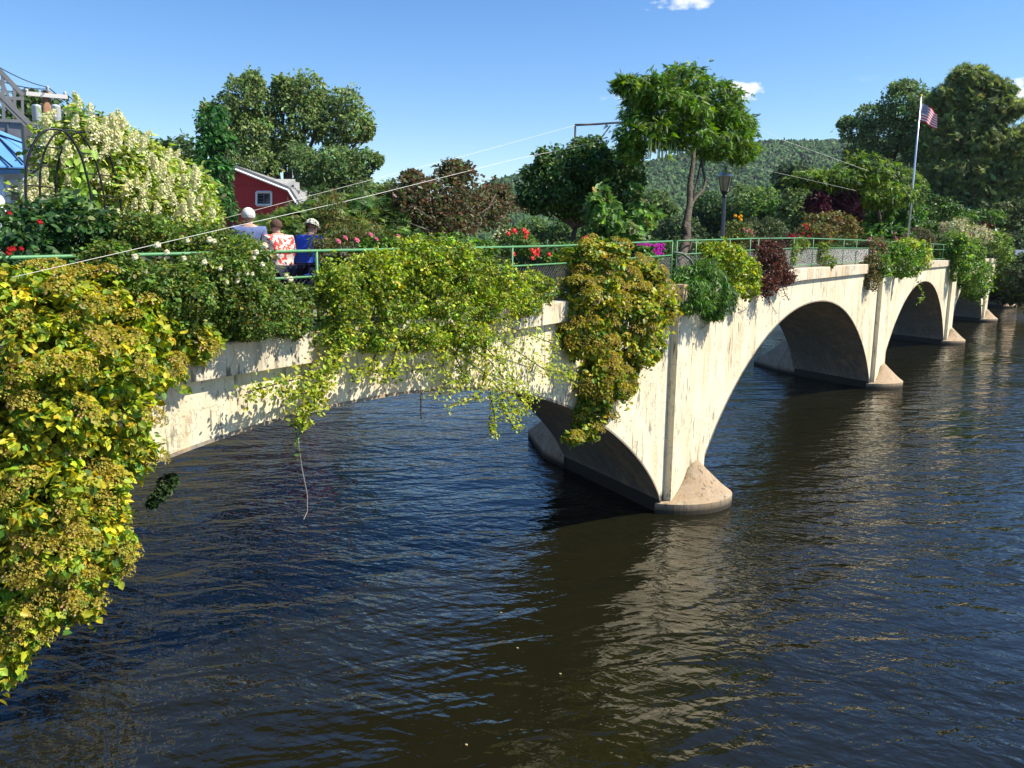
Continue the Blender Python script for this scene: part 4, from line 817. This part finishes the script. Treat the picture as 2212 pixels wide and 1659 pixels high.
g=MB(); poly_prism(g,[A3(240,380,.3),A3(360,380,.3),A3(360,500,.3),A3(240,500,.3)],cd,5); g.build('wall',WHITE,o3)
# shop with blue awning
sc_,sr,sd=facing_frame(60,330,21,-8); A4=lambda u,v,k=0: onpl(u,v,sc_,sd,k)
so=empty('shop_building',(sc_[0],sc_[1],4.6),'grey shop building with a big sloping blue awning at the left edge','building')
g=MB(); poly_prism(g,[A4(-160,250,2.0),A4(128,274,2.0),A4(146,345,2.0),A4(146,372,2.0),A4(-160,372,2.0)],sd,5); g.build('fascia',GREY,so)
g=MB(); g.tube([A4(17,262,1.98),A4(17,300,1.98)],.02,4); g.tube([A4(-60,256,1.97),A4(128,273,1.97)],.03,4); g.build('seam',STEEL,so)
BLUEA=mat('blue_canvas',(.13,.34,.68),.6,noise=(1.2,(.10,.28,.6),.35,.7))
g=MB(); V=[A4(-120,255,1.9),A4(0,282,1.9),A4(140,338,1.9),A4(62,361,-.9),A4(-20,359,-.9),A4(-120,358,-.9)]; poly_prism(g,V,np.array([0,0,-1.]),.03); g.build('awning',BLUEA,so)
g=MB(); V=[A4(-120,364,-.9),A4(60,367,-.9),A4(57,376,-.85),A4(-120,372,-.85)]; poly_prism(g,V,sd,.03); g.build('valance',BLUEA,so)
for a,b in (((-20,285),(146,342)),((0,300),(52,352)),((-30,312),(26,360)),((60,315),(110,350))): MB().tube([A4(*a,1.9-(a[1]-282)/76*2.8-.12),A4(*b,1.9-(b[1]-282)/76*2.8-.12)],.02,5).build('awning_rib',BLACK,so)
g=MB(); poly_prism(g,[A4(-150,372,.8),A4(150,372,.8),A4(150,560,.8),A4(-150,560,.8)],sd,5); g.build('wall',mat('cream_wall',(.5,.48,.44),.8),so)
for a,b in (((-30,395),(4,440)),((18,395),(50,440)),((62,400),(95,440))): window(so,a,b,lambda u,v,k=0:A4(u,v,.8+k),False,1)
for u in (12,68):
    MB().lathe(tuple(A4(u,540,-.6)*[1,1,0]),[(.09,4.6),(.09,5.6),(.12,5.7),(.07,5.8),(.06,6.6),(.09,6.7),(.1,6.9),(.07,7.0),(.09,A4(u,376,-.6)[2])],12).build('porch_post',WHITE,so,True)
g=MB(); g.tube([A4(-60,460,-.6),A4(68,462,-.6)],.05,6); g.build('porch_rail',WHITE,so)
# steel truss
tc_,tr_,td=facing_frame(20,210,17,12); A5=lambda u,v,k=0: onpl(u,v,tc_,td,k)
to=empty('steel_truss',(tc_[0],tc_[1],5.0),'grey riveted end of a steel truss rising at the top left corner','truss')
for k in (0,1.2):
    for nm,a,b,r in (('top_chord',(-90,60),(50,206),0.05),('lower_chord',(-90,115),(66,270),0.055),('lower_chord',(-90,125),(55,272),0.028),('strut',(6,163),(8,262),0.033),('strut',(31,190),(31,240),0.033),('strut',(48,205),(49,256),0.028),('strut',(-30,125),(-30,260),0.033),('brace',(-60,210),(50,213),.035),('brace',(-60,258),(60,262),.035),('brace',(6,180),(31,238),.025),('brace',(-30,240),(6,170),.025)):
        p,q=A5(*a,k),A5(*b,k); dd=unit(q-p); nn=unit(np.cross(dd,td)); g=MB(); g.box((p+q)/2,(np.linalg.norm(q-p)/2,r*.75,r*.4),(dd,nn,td))
        g.build(nm,STEEL,to)
for a in ((31,213),(48,213),(6,213),(20,262)): MB().tube([A5(*a,0),A5(*a,1.2)],.03,5).build('cross_tie',STEEL,to)
g=MB(); p,q=A5(66,272,0),A5(66,272,0); p=A5(-40,275,0); g.tube([A5(60,268,.6),(A5(60,268,.6)[0],A5(60,268,.6)[1],4.5)],.12,6); g.build('end_post',STEEL,to)
# utility pole
uc,ur,ud=facing_frame(100,230,30,6); A6=lambda u,v,k=0: onpl(u,v,uc,ud,k)
up_=empty('utility_pole',(A6(101,240)[0],A6(101,240)[1],4.5),'brown wooden utility pole with a white crossarm and two grey transformers','utility pole')
WOOD=mat('pole_wood',(.32,.17,.09),.9,noise=(8,(.2,.11,.06),.4,.6))
b0=A6(101,240); MB().tube([(b0[0],b0[1],4.4),tuple(A6(99,196))],[.17,.13],10).build('pole',WOOD,up_,True)
g=MB(); p,q=A6(56,202,-.15),A6(146,210,-.15); dd=unit(q-p); g.box((p+q)/2,(np.linalg.norm(q-p)/2,.06,.06),(dd,ud,np.cross(dd,ud))); g.build('crossarm',mat('crossarm',(.62,.60,.56),.8),up_)
for u,v in ((58,196),(103,190),(141,202),(110,206),(131,210)): MB().lathe(tuple(A6(u,v+8,-.15)),[(.03,0),(.06,.04),(.04,.08),(.06,.12),(.03,.17)],8).build('insulator',mat('porcelain',(.4,.42,.45),.3),up_,True)
for u in (81,123):
    a=A6(u,262,-.3); MB().lathe(tuple(a),[(.12,0),(.13,.02),(.13,.42),(.14,.44),(.1,.48),(.03,.5)],14).build('transformer',mat('transformer',(.5,.52,.54),.5),up_,True)
def wire(label,a,b,sag=.4,r=.012,nm='overhead_wire'):
    a=np.array(a);b=np.array(b); MBx=MB().tube([a+(b-a)*t-np.array([0,0,sag*4*t*(1-t)]) for t in np.linspace(0,1,14)],r,4).build(nm,BLACK); tag(MBx,label,'wire')
wire('overhead wire reaching the top of the utility pole from the upper left',at(-60,110,18),A6(103,188,-.15),.1)
wire('overhead wire running just below the topmost one to the utility pole',at(-60,152,18),A6(103,192,-.15),.1)
wire('overhead wire to the left end of the white crossarm',at(-60,172,18),A6(58,196,-.15),.1)
wire('overhead wire dropping right from the crossarm end behind the flower plumes',A6(141,202,-.15),at(330,330,60),.2,.02)
wire('overhead wire sloping from the pole top to the right behind the flower spike',A6(103,188,-.15),at(250,290,45),.1,.02)
# ---------------------------------------------------------------- trees off the bridge
def tree(label,blobs,colors,size,root,r0,**kw):
    kw.setdefault('cl',.22); kw.setdefault('cover',1.5)
    c=at(root[0],520,root[1]); 
    return plant('tree' if 'nm' not in kw else kw.pop('nm'),label,'tree',blobs,colors,size,kw.pop('tm','oval'),kw.pop('wt',None),mode='D',mt=FARLEAF,part='crown',trunk=((c[0],c[1],3.6),r0,BARK),**kw)
GR=[(.07,.125,.035),(.10,.175,.05),(.045,.085,.025),(.14,.21,.06)]
tree('tall multi-stemmed cottonwood rising behind the red house',[(525,215,42,50,70,2.5),(545,180,22,26,70,1.5),(490,245,34,40,70,2.),(575,230,26,44,70,2),(625,205,24,38,70,1.5),(665,200,40,44,70,2.5),(690,235,34,36,70,2),(650,260,52,48,70,3),(745,225,40,34,70,2),(765,270,40,40,70,2.5),(720,290,34,32,70,2),(560,290,58,46,70,3),(500,310,46,44,70,2.5),(630,330,40,30,70,2.5),(540,355,70,42,69,3),(455,240,20,16,70,1),(605,185,14,20,70,1),(790,280,18,22,70,1)],[(.12,.18,.06),(.17,.24,.08),(.07,.11,.04),(.24,.30,.11)],.27,(600,70),.5,nm='cottonwood',cl=.13,cover=1.25,gap=.25,rnd=1.0,inner=.2,shoots=14)
tree('rounded mid green tree at the right foot of the cottonwood',[(730,360,62,42,60,3),(780,350,36,30,60,2),(680,370,45,42,60,2.5),(760,400,50,30,60,2.5),(650,340,25,30,61,2),(700,410,70,24,60,2),(812,345,14,12,60,1)],[(.11,.18,.06),(.16,.23,.08),(.07,.11,.04)],.24,(730,60),.35,cl=.17,rnd=.9)
tree('narrow vivid green vine-covered tree left of the red house',[(460,260,26,32,38,1.0),(455,310,28,34,38,1.0),(460,360,36,36,38,1.2),(455,410,34,36,38,1.2),(470,445,40,25,38,1.2),(485,300,14,20,38,.6)],[(.04,.12,.03),(.06,.17,.04),(.025,.07,.02)],.22,(460,38),.25,nm='ivy_tree',cl=.3,droop=1.3)
tree('small dark tree between the chimney and the vine-covered tree',[(350,325,25,22,75,2),(390,330,32,30,75,2.5),(400,365,40,26,75,2.5),(345,355,24,20,75,2)],[(.06,.10,.04),(.09,.14,.05)],.4,(380,75),.3)
tree('dark evergreen at the far left behind the utility pole',[(70,235,28,34,62,2),(110,270,60,50,62,3),(160,300,60,48,62,3),(60,280,50,50,62,3),(205,320,56,44,62,2.5),(240,345,40,34,62,2)],[(.035,.065,.02),(.055,.09,.028),(.075,.12,.04)],.4,(100,62),.4)
tree('dense green thicket tree under the cottonwood beside the red house',[(690,430,40,26,50,2),(860,420,50,26,52,2)],[(.03,.06,.02),(.05,.09,.03)],.3,(690,50),.25)
# far bank, centre
mid=[('pale blue-green tree on the far bank left of the round dark tree trunk',(1150,490,36,26),130,GR),('second blue-green far-bank tree behind the round dark tree trunk',(1215,490,34,28),128,GR),('dull green far-bank tree seen under the round dark tree crown',(1280,480,34,30),132,GR),
 ('bushy far-bank tree behind the pale round-leaved shrub',(1420,440,42,34),105,[(0.09,0.15,0.045),(0.135,0.195,0.06),(0.06,0.09,0.03)]),('dark broad far-bank tree right behind the twisted wisteria trunk',(1530,450,45,48),100,[(0.0375,0.075,0.03),(0.0675,0.12,0.0375)]),
 ('tall dark conifer-like far-bank tree behind the lamp lantern',(1600,440,48,50),98,[(0.075,0.128,0.0375),(0.12,0.18,0.0525)]),('light green far-bank tree right of the lamp post',(1655,440,46,44),92,[(0.12,0.21,0.045),(0.165,0.255,0.06),(0.075,0.12,0.03)]),
 ('olive far-bank tree left of the burgundy shrub',(1720,440,40,50),88,[(0.09,0.135,0.045),(0.135,0.195,0.06)]),('dark pine top against the hill between lantern and flagpole',(1715,375,44,30),125,[(0.03,0.06,0.027),(0.045,0.0825,0.03)]),
 ('dark tree below the pine top against the hill',(1760,400,40,40),118,[(0.03,0.06,0.027),(0.0525,0.09,0.03)]),('low far-bank tree behind the mesh panel flowers',(1470,490,50,34),96,[(0.075,0.12,0.045),(0.045,0.075,0.03)]),('low far-bank tree in the gap left of the round dark tree',(1110,505,40,20),120,GR),('low far-bank tree right of the pale round-leaved shrub',(1380,500,50,26),110,[(0.06,0.105,0.0375)])]
for lab,(u,v_,ru,rv),D,cl_ in mid:
    s=D/F; tree(lab,[(u,v_,ru*.8,rv*.8,D,ru*s*.8),(u-ru*.5,v_+rv*.5,ru*.6,rv*.6,D,ru*s*.6),(u+ru*.5,v_+rv*.5,ru*.6,rv*.6,D,ru*s*.6),(u,v_+rv,ru*.9,rv*.7,D,ru*s*.8)],cl_,.42 if D<110 else .5,(u,D),.3,cl=.24,group='trees of the far bank seen between the bridge plants')
# right bank
tree('spreading deciduous tree standing left of the flag on the right bank',[(1890,255,40,30,135,4),(1960,230,50,38,135,5),(1920,300,60,34,135,5),(1850,280,34,24,135,3.5),(1980,300,50,40,135,5),(1830,265,18,12,135,2),(1870,340,50,30,135,4),(2000,240,34,30,135,4),(1950,190,26,16,135,2.5)],[(.13,.20,.07),(.18,.26,.09),(.07,.12,.045)],.4,(1930,135),.6,cl=.13,cover=1.25,gap=.25,rnd=1.0,shoots=12)
tree('broad green tree filling the gap behind the flagpole between the right bank crowns',[(2010,300,44,50,132,5),(2030,250,30,34,132,4),(2000,360,50,40,132,5)],[(.11,.16,.055),(.16,.22,.07),(.07,.11,.04)],.42,(2010,132),.5,cl=.14,cover=1.4,rnd=.9)
pt=tree('great feathery white pine filling the right edge of the picture',[(2090,170,34,24,125,3),(2050,215,40,30,125,4),(2130,240,60,36,125,4),(2080,290,80,44,125,5),(2150,320,80,44,125,5),(2190,390,70,60,125,6),(2090,370,80,50,125,6),(2140,440,90,50,125,6),(2040,420,50,40,126,5),(2160,200,24,14,125,2),(2185,235,20,10,125,2),(2140,185,14,16,125,1.5),(2240,330,60,60,125,6)],[(.15,.19,.06),(.22,.26,.085),(.08,.12,.04),(.17,.23,.07)],.75,(2110,125),.7,nm='pine_tree',tm='spray',cl=.13,cover=1.3,up=.7,rnd=.7,flat=.4,gap=.15,shoots=16)
tree('dark overhanging tree on the right bank above the bridge end',[(2190,480,60,40,118,5),(2130,490,40,24,118,4),(2210,530,40,30,118,4)],[(.05,.08,.03),(.08,.11,.035)],.55,(2190,118),.4)
tree('tangled dark trees behind the spreading wisteria on the right bank',[(1960,440,70,40,122,5),(2040,470,50,36,122,5),(1850,430,50,30,122,4)],[(.06,.10,.035),(.09,.14,.045)],.5,(1990,122),.4)
tree('low dark bankside bushes below the bridge end at the right edge',[(2205,575,34,24,100,3),(2175,530,18,28,108,3),(2195,610,34,34,96,3),(2230,600,40,44,98,4),(2180,625,24,30,99,3)],[(.03,.05,.02),(.05,.08,.03)],.4,(2200,100),.2,cover=2.0)
bx=at(2206,560,104); so_=empty('notice_board',(bx[0],bx[1],3.5),'small white board on a dark post in the shade at the right edge','sign')
g=MB(); g.box(bx,(.75,.06,1.0),(RGT,FWD,(0,0,1))); g.build('panel',WHITE,so_); MB().tube([(bx[0],bx[1],3.4),(bx[0],bx[1],bx[2]-1)],.12,6).build('post',BARK,so_)
# ---------------------------------------------------------------- water
def water_mat():
    m=bpy.data.materials.new('river_water'); m.use_nodes=True; nt=m.node_tree;N=nt.nodes;L=nt.links;b=N['Principled BSDF']
    b.inputs['Base Color'].default_value=(.0088,.0086,.0036,1); b.inputs['Roughness'].default_value=.012; b.inputs['IOR'].default_value=1.45; b.inputs['Specular IOR Level'].default_value=.5
    tc=N.new('ShaderNodeTexCoord'); src=tc.outputs['Object']
    prev=None
    def wave(ang,sc,stretch,dist,strength,det,seed,mask=None):
        nonlocal prev
        mp=N.new('ShaderNodeMapping'); mp.vector_type='TEXTURE'; mp.inputs['Rotation'].default_value=(0,0,ang); mp.inputs['Scale'].default_value=(1,stretch,1); mp.inputs['Location'].default_value=(seed,seed*2,0); L.new(src,mp.inputs[0])
        n=N.new('ShaderNodeTexNoise'); n.inputs['Scale'].default_value=sc; n.inputs['Detail'].default_value=det; n.inputs['Roughness'].default_value=.55; n.inputs['Distortion'].default_value=.5; L.new(mp.outputs[0],n.inputs['Vector'])
        bp=N.new('ShaderNodeBump'); bp.inputs['Strength'].default_value=strength; bp.inputs['Distance'].default_value=dist; L.new(n.outputs['Fac'],bp.inputs['Height'])
        if mask is not None: 
            mu=N.new('ShaderNodeMath'); mu.operation='MULTIPLY'; mu.inputs[1].default_value=strength; L.new(mask,mu.inputs[0]); L.new(mu.outputs[0],bp.inputs['Strength'])
        if prev is not None: L.new(prev,bp.inputs['Normal'])
        prev=bp.outputs[0]
    # wind patches: areas where the small ripples die away
    n=N.new('ShaderNodeTexNoise'); n.inputs['Scale'].default_value=.12; n.inputs['Detail'].default_value=2; L.new(src,n.inputs['Vector']); r=N.new('ShaderNodeMapRange'); r.inputs[1].default_value=.38; r.inputs[2].default_value=.6; r.inputs[3].default_value=.35; r.inputs[4].default_value=1; L.new(n.outputs['Fac'],r.inputs[0])
    A=R(WAVE_ANG)
    wave(A,.5,2.4,.11,1.0,1,1.3)
    wave(A+.35,1.5,2.6,.10,1.0,2,7.1)
    wave(A-.3,3.8,3.0,.055,1.0,2,3.7,r.outputs[0])
    wave(A+.5,8.5,2.8,.016,1.0,2,9.3,r.outputs[0])
    wave(A-1.0,4.5,4.0,.022,1.0,2,5.5,r.outputs[0])
    L.new(prev,b.inputs['Normal']); return m
WAVE_ANG=30
o=mesh('river_water',[(-900,-900,0),(900,-900,0),(900,900,0),(-900,900,0)],[(0,1,2,3)],water_mat()); tag(o,'dark rippling river','river',kind='structure')
for i,(u,v_) in enumerate([(1213,1458),(1120,1402),(1010,1612),(1085,1325)]):
    p=at(u,v_,1.0); rr=ray(u,v_); p=CAM+rr*(-CAM[2]/rr[2]); q=leaves('floating_leaf','oval',np.array([p+[0,0,.012]]),np.array([[.1,.05,1.]]),np.array([[random.random(),1,0.]]),np.array([.06]),np.array([[.6,.5,.25]]),PETAL,None)
    tag(q,'small pale fallen leaf floating on the dark water below the bridge','leaf','fallen leaves floating on the river')
# ---------------------------------------------------------------- ground
def cam2w(x,y): return CAM[:2]+RGT[:2]*x+FWD[:2]*y
left=[(-14,-60),(-10.5,0),(-10.8,30),(-11,60),(0,105),(25,138),(40,140)]
river=[cam2w(*p) for p in [(-30,-200),(-11.5,-30),(-9.6,1),(-12,28),(-13,60),(-2,108),(22,140),(38,138),(60.5,97.4),(120,-20),(210,-200)]]
def sdist(P,poly):
    poly=np.array(poly); d=np.full(len(P),1e9); ins=np.zeros(len(P),bool); n=len(poly)
    for i in range(n):
        a=poly[i];b=poly[(i+1)%n]; ab=b-a; t=np.clip(((P-a)@ab)/(ab@ab),0,1); q=a+t[:,None]*ab; d=np.minimum(d,np.hypot(*(P-q).T))
        c=((a[1]>P[:,1])!=(b[1]>P[:,1]))&(P[:,0]<(b[0]-a[0])*(P[:,1]-a[1])/(b[1]-a[1]+1e-12)+a[0]); ins^=c
    return np.where(ins,-d,d)
g=np.concatenate([np.linspace(-2500,-260,12),np.arange(-240,320,3.0),np.linspace(340,2500,12)]); n=len(g); X,Yg=np.meshgrid(g,g); P=np.stack([X.ravel(),Yg.ravel()],1); sd_=sdist(P,river)
Z=np.where(sd_<0,np.maximum(-2.5,sd_*1.2),np.minimum(4.3,sd_*1.6)+np.clip(sd_-8,0,60)*.02)+ (sd_>0)*(.25*np.sin(P[:,0]*.3)+.2*np.sin(P[:,1]*.41))*.5-.02
i,j=np.meshgrid(np.arange(n-1),np.arange(n-1)); a=(j*n+i).ravel(); Fg=np.stack([a,a+1,a+n+1,a+n],1)
o=mesh('ground',np.stack([P[:,0],P[:,1],Z],1),Fg,mat('earth_bank',(.05,.06,.02),.95,noise=(.5,(.07,.05,.03),.4,.6),bump=(3,.6)),smooth=True); tag(o,'grassy river banks','ground',kind='structure')
# ---------------------------------------------------------------- hill
pr=[(700,540),(900,470),(1000,420),(1060,388),(1130,370),(1280,358),(1400,342),(1480,325),(1560,308),(1640,300),(1740,299),(1830,295),(1950,300),(2100,308),(2212,315),(2500,330),(2800,380)]
us=np.linspace(700,2800,180); nt_=60; V=[]
tops=np.array([at(u,float(np.interp(u,[p[0] for p in pr],[p[1] for p in pr])),1150) for u in us])
bump_=rng.normal(0,1,(len(us)))
for k in range(nt_):
    t=k/(nt_-1)
    for i,u in enumerate(us):
        d=ray(u,500); d=d/math.hypot(d[0],d[1]); D=500+t*1000; z=0
        top=tops[i][2]; q=min(1,(D-500)/650); q2=max(0,(D-1150)/350)
        z=4+(top-9)*(q**1.35)*(1-.25*q2)
        z+=6*math.sin(u*.013+D*.011)*q*(1-q)*4+4*math.sin(u*.031-D*.017)*q*(1-q)*4
        V.append((CAM[0]+d[0]*D,CAM[1]+d[1]*D,z))
m_=len(us); i,j=np.meshgrid(np.arange(m_-1),np.arange(nt_-1)); a=(j*m_+i).ravel(); Fh=np.stack([a,a+1,a+m_+1,a+m_],1)
HV=np.array(V)
o=mesh('hill',HV,Fh,mat('hill_floor',(.03,.05,.02),.95),smooth=True); tag(o,'wooded hill','hill',kind='structure')
import bmesh
bm=bmesh.new(); bmesh.ops.create_icosphere(bm,subdivisions=2,radius=1); IV=np.array([v.co[:] for v in bm.verts]); IF=np.array([[v.index for v in f.verts] for f in bm.faces]); bm.free()
N_=24000; t=rng.random(N_)**.8*.70; uu=rng.random(N_)*.8*(m_-2)+1; ti=t*(nt_-1); a=ti.astype(int); b_=uu.astype(int); fa=(ti-a)[:,None];fb_=(uu-b_)[:,None]
G=HV.reshape(nt_,m_,3); a1=np.minimum(a+1,nt_-1); pos=(G[a,b_]*(1-fa)+G[a1,b_]*fa)*(1-fb_)+(G[a,b_+1]*(1-fa)+G[a1,b_+1]*fa)*fb_
sc=np.stack([2.2+2.4*rng.random(N_)]*2+[2.6+2.8*rng.random(N_)],1)
con=rng.random(N_)<.05; sc[con]*=[.6,.6,1.5]
k=len(IV); jit=1+.18*rng.normal(size=(N_,k,1)); VV=pos[:,None,:]+IV[None]*sc[:,None,:]*jit; FF=(IF[None]+(np.arange(N_)*k)[:,None,None]).reshape(-1,3)
col=pal(N_,[(.07,.15,.045),(.09,.18,.055),(.055,.12,.04),(.11,.19,.055)],j=.2); col[con]=(.018,.035,.018)
colv=np.repeat(col,k,axis=0)*np.exp(rng.normal(0,.15,(N_*k,1)))
o=mesh('hill_forest',VV.reshape(-1,3),FF,FARLEAF,None,False,np.clip(colv,0.005,.5)); tag(o,'dense green forest covering the far hill','forest',kind='stuff')
# ---------------------------------------------------------------- light, sky, haze
S=sun_dir()
sun=bpy.data.lights.new('sun','SUN'); sun.energy=4.9; sun.angle=R(.53); sun.color=(1,.93,.80); so=bpy.data.objects.new('sun',sun); C.objects.link(so); so.rotation_euler=Vector(S.tolist()).to_track_quat('Z','Y').to_euler()
w=bpy.data.worlds.new('World'); bpy.context.scene.world=w; w.use_nodes=True; nt=w.node_tree;N=nt.nodes;L=nt.links
bg=N['Background']; sky=N.new('ShaderNodeTexSky'); sky.sky_type='NISHITA'; sky.sun_disc=False; sky.sun_elevation=R(49); sky.sun_rotation=math.atan2(S[0],S[1]); sky.altitude=200; sky.air_density=1.0; sky.dust_density=.15; sky.ozone_density=2.6
bg.inputs['Strength'].default_value=.108
tc=N.new('ShaderNodeTexCoord')
hs=N.new('ShaderNodeHueSaturation'); hs.inputs['Saturation'].default_value=1.28; hs.inputs['Hue'].default_value=.506; L.new(sky.outputs[0],hs.inputs['Color']); cur=hs.outputs[0]
def cloud(u,v,du,dv,dens,seed,tilt=0):
    global cur
    c=unit(ray(u,v)); rx=unit(ray(u+du,v)-np.dot(ray(u+du,v),c)*c); uz=np.cross(rx,c)
    def dot(vec,off=0):
        d=N.new('ShaderNodeVectorMath'); d.operation='DOT_PRODUCT'; L.new(tc.outputs['Generated'],d.inputs[0]); d.inputs[1].default_value=[float(a) for a in vec]; return d.outputs['Value']
    def mth(op,a,b=None):
        m=N.new('ShaderNodeMath'); m.operation=op
        for i,x in enumerate((a,b)):
            if x is None: continue
            if isinstance(x,(int,float)): m.inputs[i].default_value=x
            else: L.new(x,m.inputs[i])
        return m.outputs[0]
    x=mth('MULTIPLY',dot(rx),F/du); y=mth('MULTIPLY',dot(uz),F/dv); r2=mth('ADD',mth('MULTIPLY',x,x),mth('MULTIPLY',y,y)); front=mth('GREATER_THAN',dot(c),.5)
    n=N.new('ShaderNodeTexNoise'); n.inputs['Scale'].default_value=38; n.inputs['Detail'].default_value=9; n.inputs['Roughness'].default_value=.55
    mp=N.new('ShaderNodeMapping'); mp.inputs['Location'].default_value=(seed,seed,seed); mp.inputs['Scale'].default_value=(1,1,1.9); L.new(tc.outputs['Generated'],mp.inputs[0]); L.new(mp.outputs[0],n.inputs['Vector'])
    f=mth('MULTIPLY_ADD',n.outputs['Fac'],2.6); f.node.inputs[2].default_value=-.85; f=mth('SUBTRACT',f,r2); cl=mth('MULTIPLY',mth('MULTIPLY',f,dens),front); c2=N.new('ShaderNodeClamp'); L.new(cl,c2.inputs[0]); 
    mx=N.new('ShaderNodeMix'); mx.data_type='RGBA'; L.new(c2.outputs[0],mx.inputs[0]); L.new(cur,mx.inputs[6]); mx.inputs[7].default_value=(6.6,6.7,7.0,1); cur=mx.outputs[2]
cloud(1475,2,120,26,1.6,1.1); cloud(1605,200,72,26,3.,4.3); cloud(1350,205,75,30,.6,2.2); cloud(2190,215,60,44,2.,6.4); cloud(1880,170,50,10,.12,3.4); cloud(640,178,30,12,.08,9)
L.new(cur,bg.inputs['Color'])
HAZE=True
if HAZE:
    m=bpy.data.materials.new('haze'); m.use_nodes=True; nt=m.node_tree; nt.nodes.remove(nt.nodes['Principled BSDF']); v=nt.nodes.new('ShaderNodeVolumePrincipled'); v.inputs['Color'].default_value=(.82,.88,1,1); v.inputs['Density'].default_value=.00006; v.inputs['Anisotropy'].default_value=.2; nt.links.new(v.outputs[0],nt.nodes['Material Output'].inputs['Volume'])
    g=MB(); g.box((0,0,95),(2600,2600,100)); o=g.build('haze',m); tag(o,'thin summer haze','haze',kind='stuff')
# ---------------------------------------------------------------- camera
cam=bpy.data.cameras.new('camera'); cam.sensor_width=36; cam.lens=F/2212*36; cam.clip_end=8000; co=bpy.data.objects.new('camera',cam); C.objects.link(co)
c,s=math.cos(ROLL),math.sin(ROLL)
f=np.array([*(FWD[:2]*math.cos(PITCH)),-math.sin(PITCH)]); upv=np.array([*(FWD[:2]*math.sin(PITCH)),math.cos(PITCH)]); r=RGT
# image rotated clockwise by ROLL
r2=r*c+upv*s; u2=-r*s+upv*c
M=Matrix(((r2[0],u2[0],-f[0],CAM[0]),(r2[1],u2[1],-f[1],CAM[1]),(r2[2],u2[2],-f[2],CAM[2]),(0,0,0,1))); co.matrix_world=M
bpy.context.scene.camera=co
vs=bpy.context.scene.view_settings; vs.view_transform='Standard'; vs.look='None'; vs.exposure=.78; vs.gamma=1
cy=bpy.context.scene.cycles; cy.max_bounces=8; cy.transparent_max_bounces=8; cy.volume_bounces=0
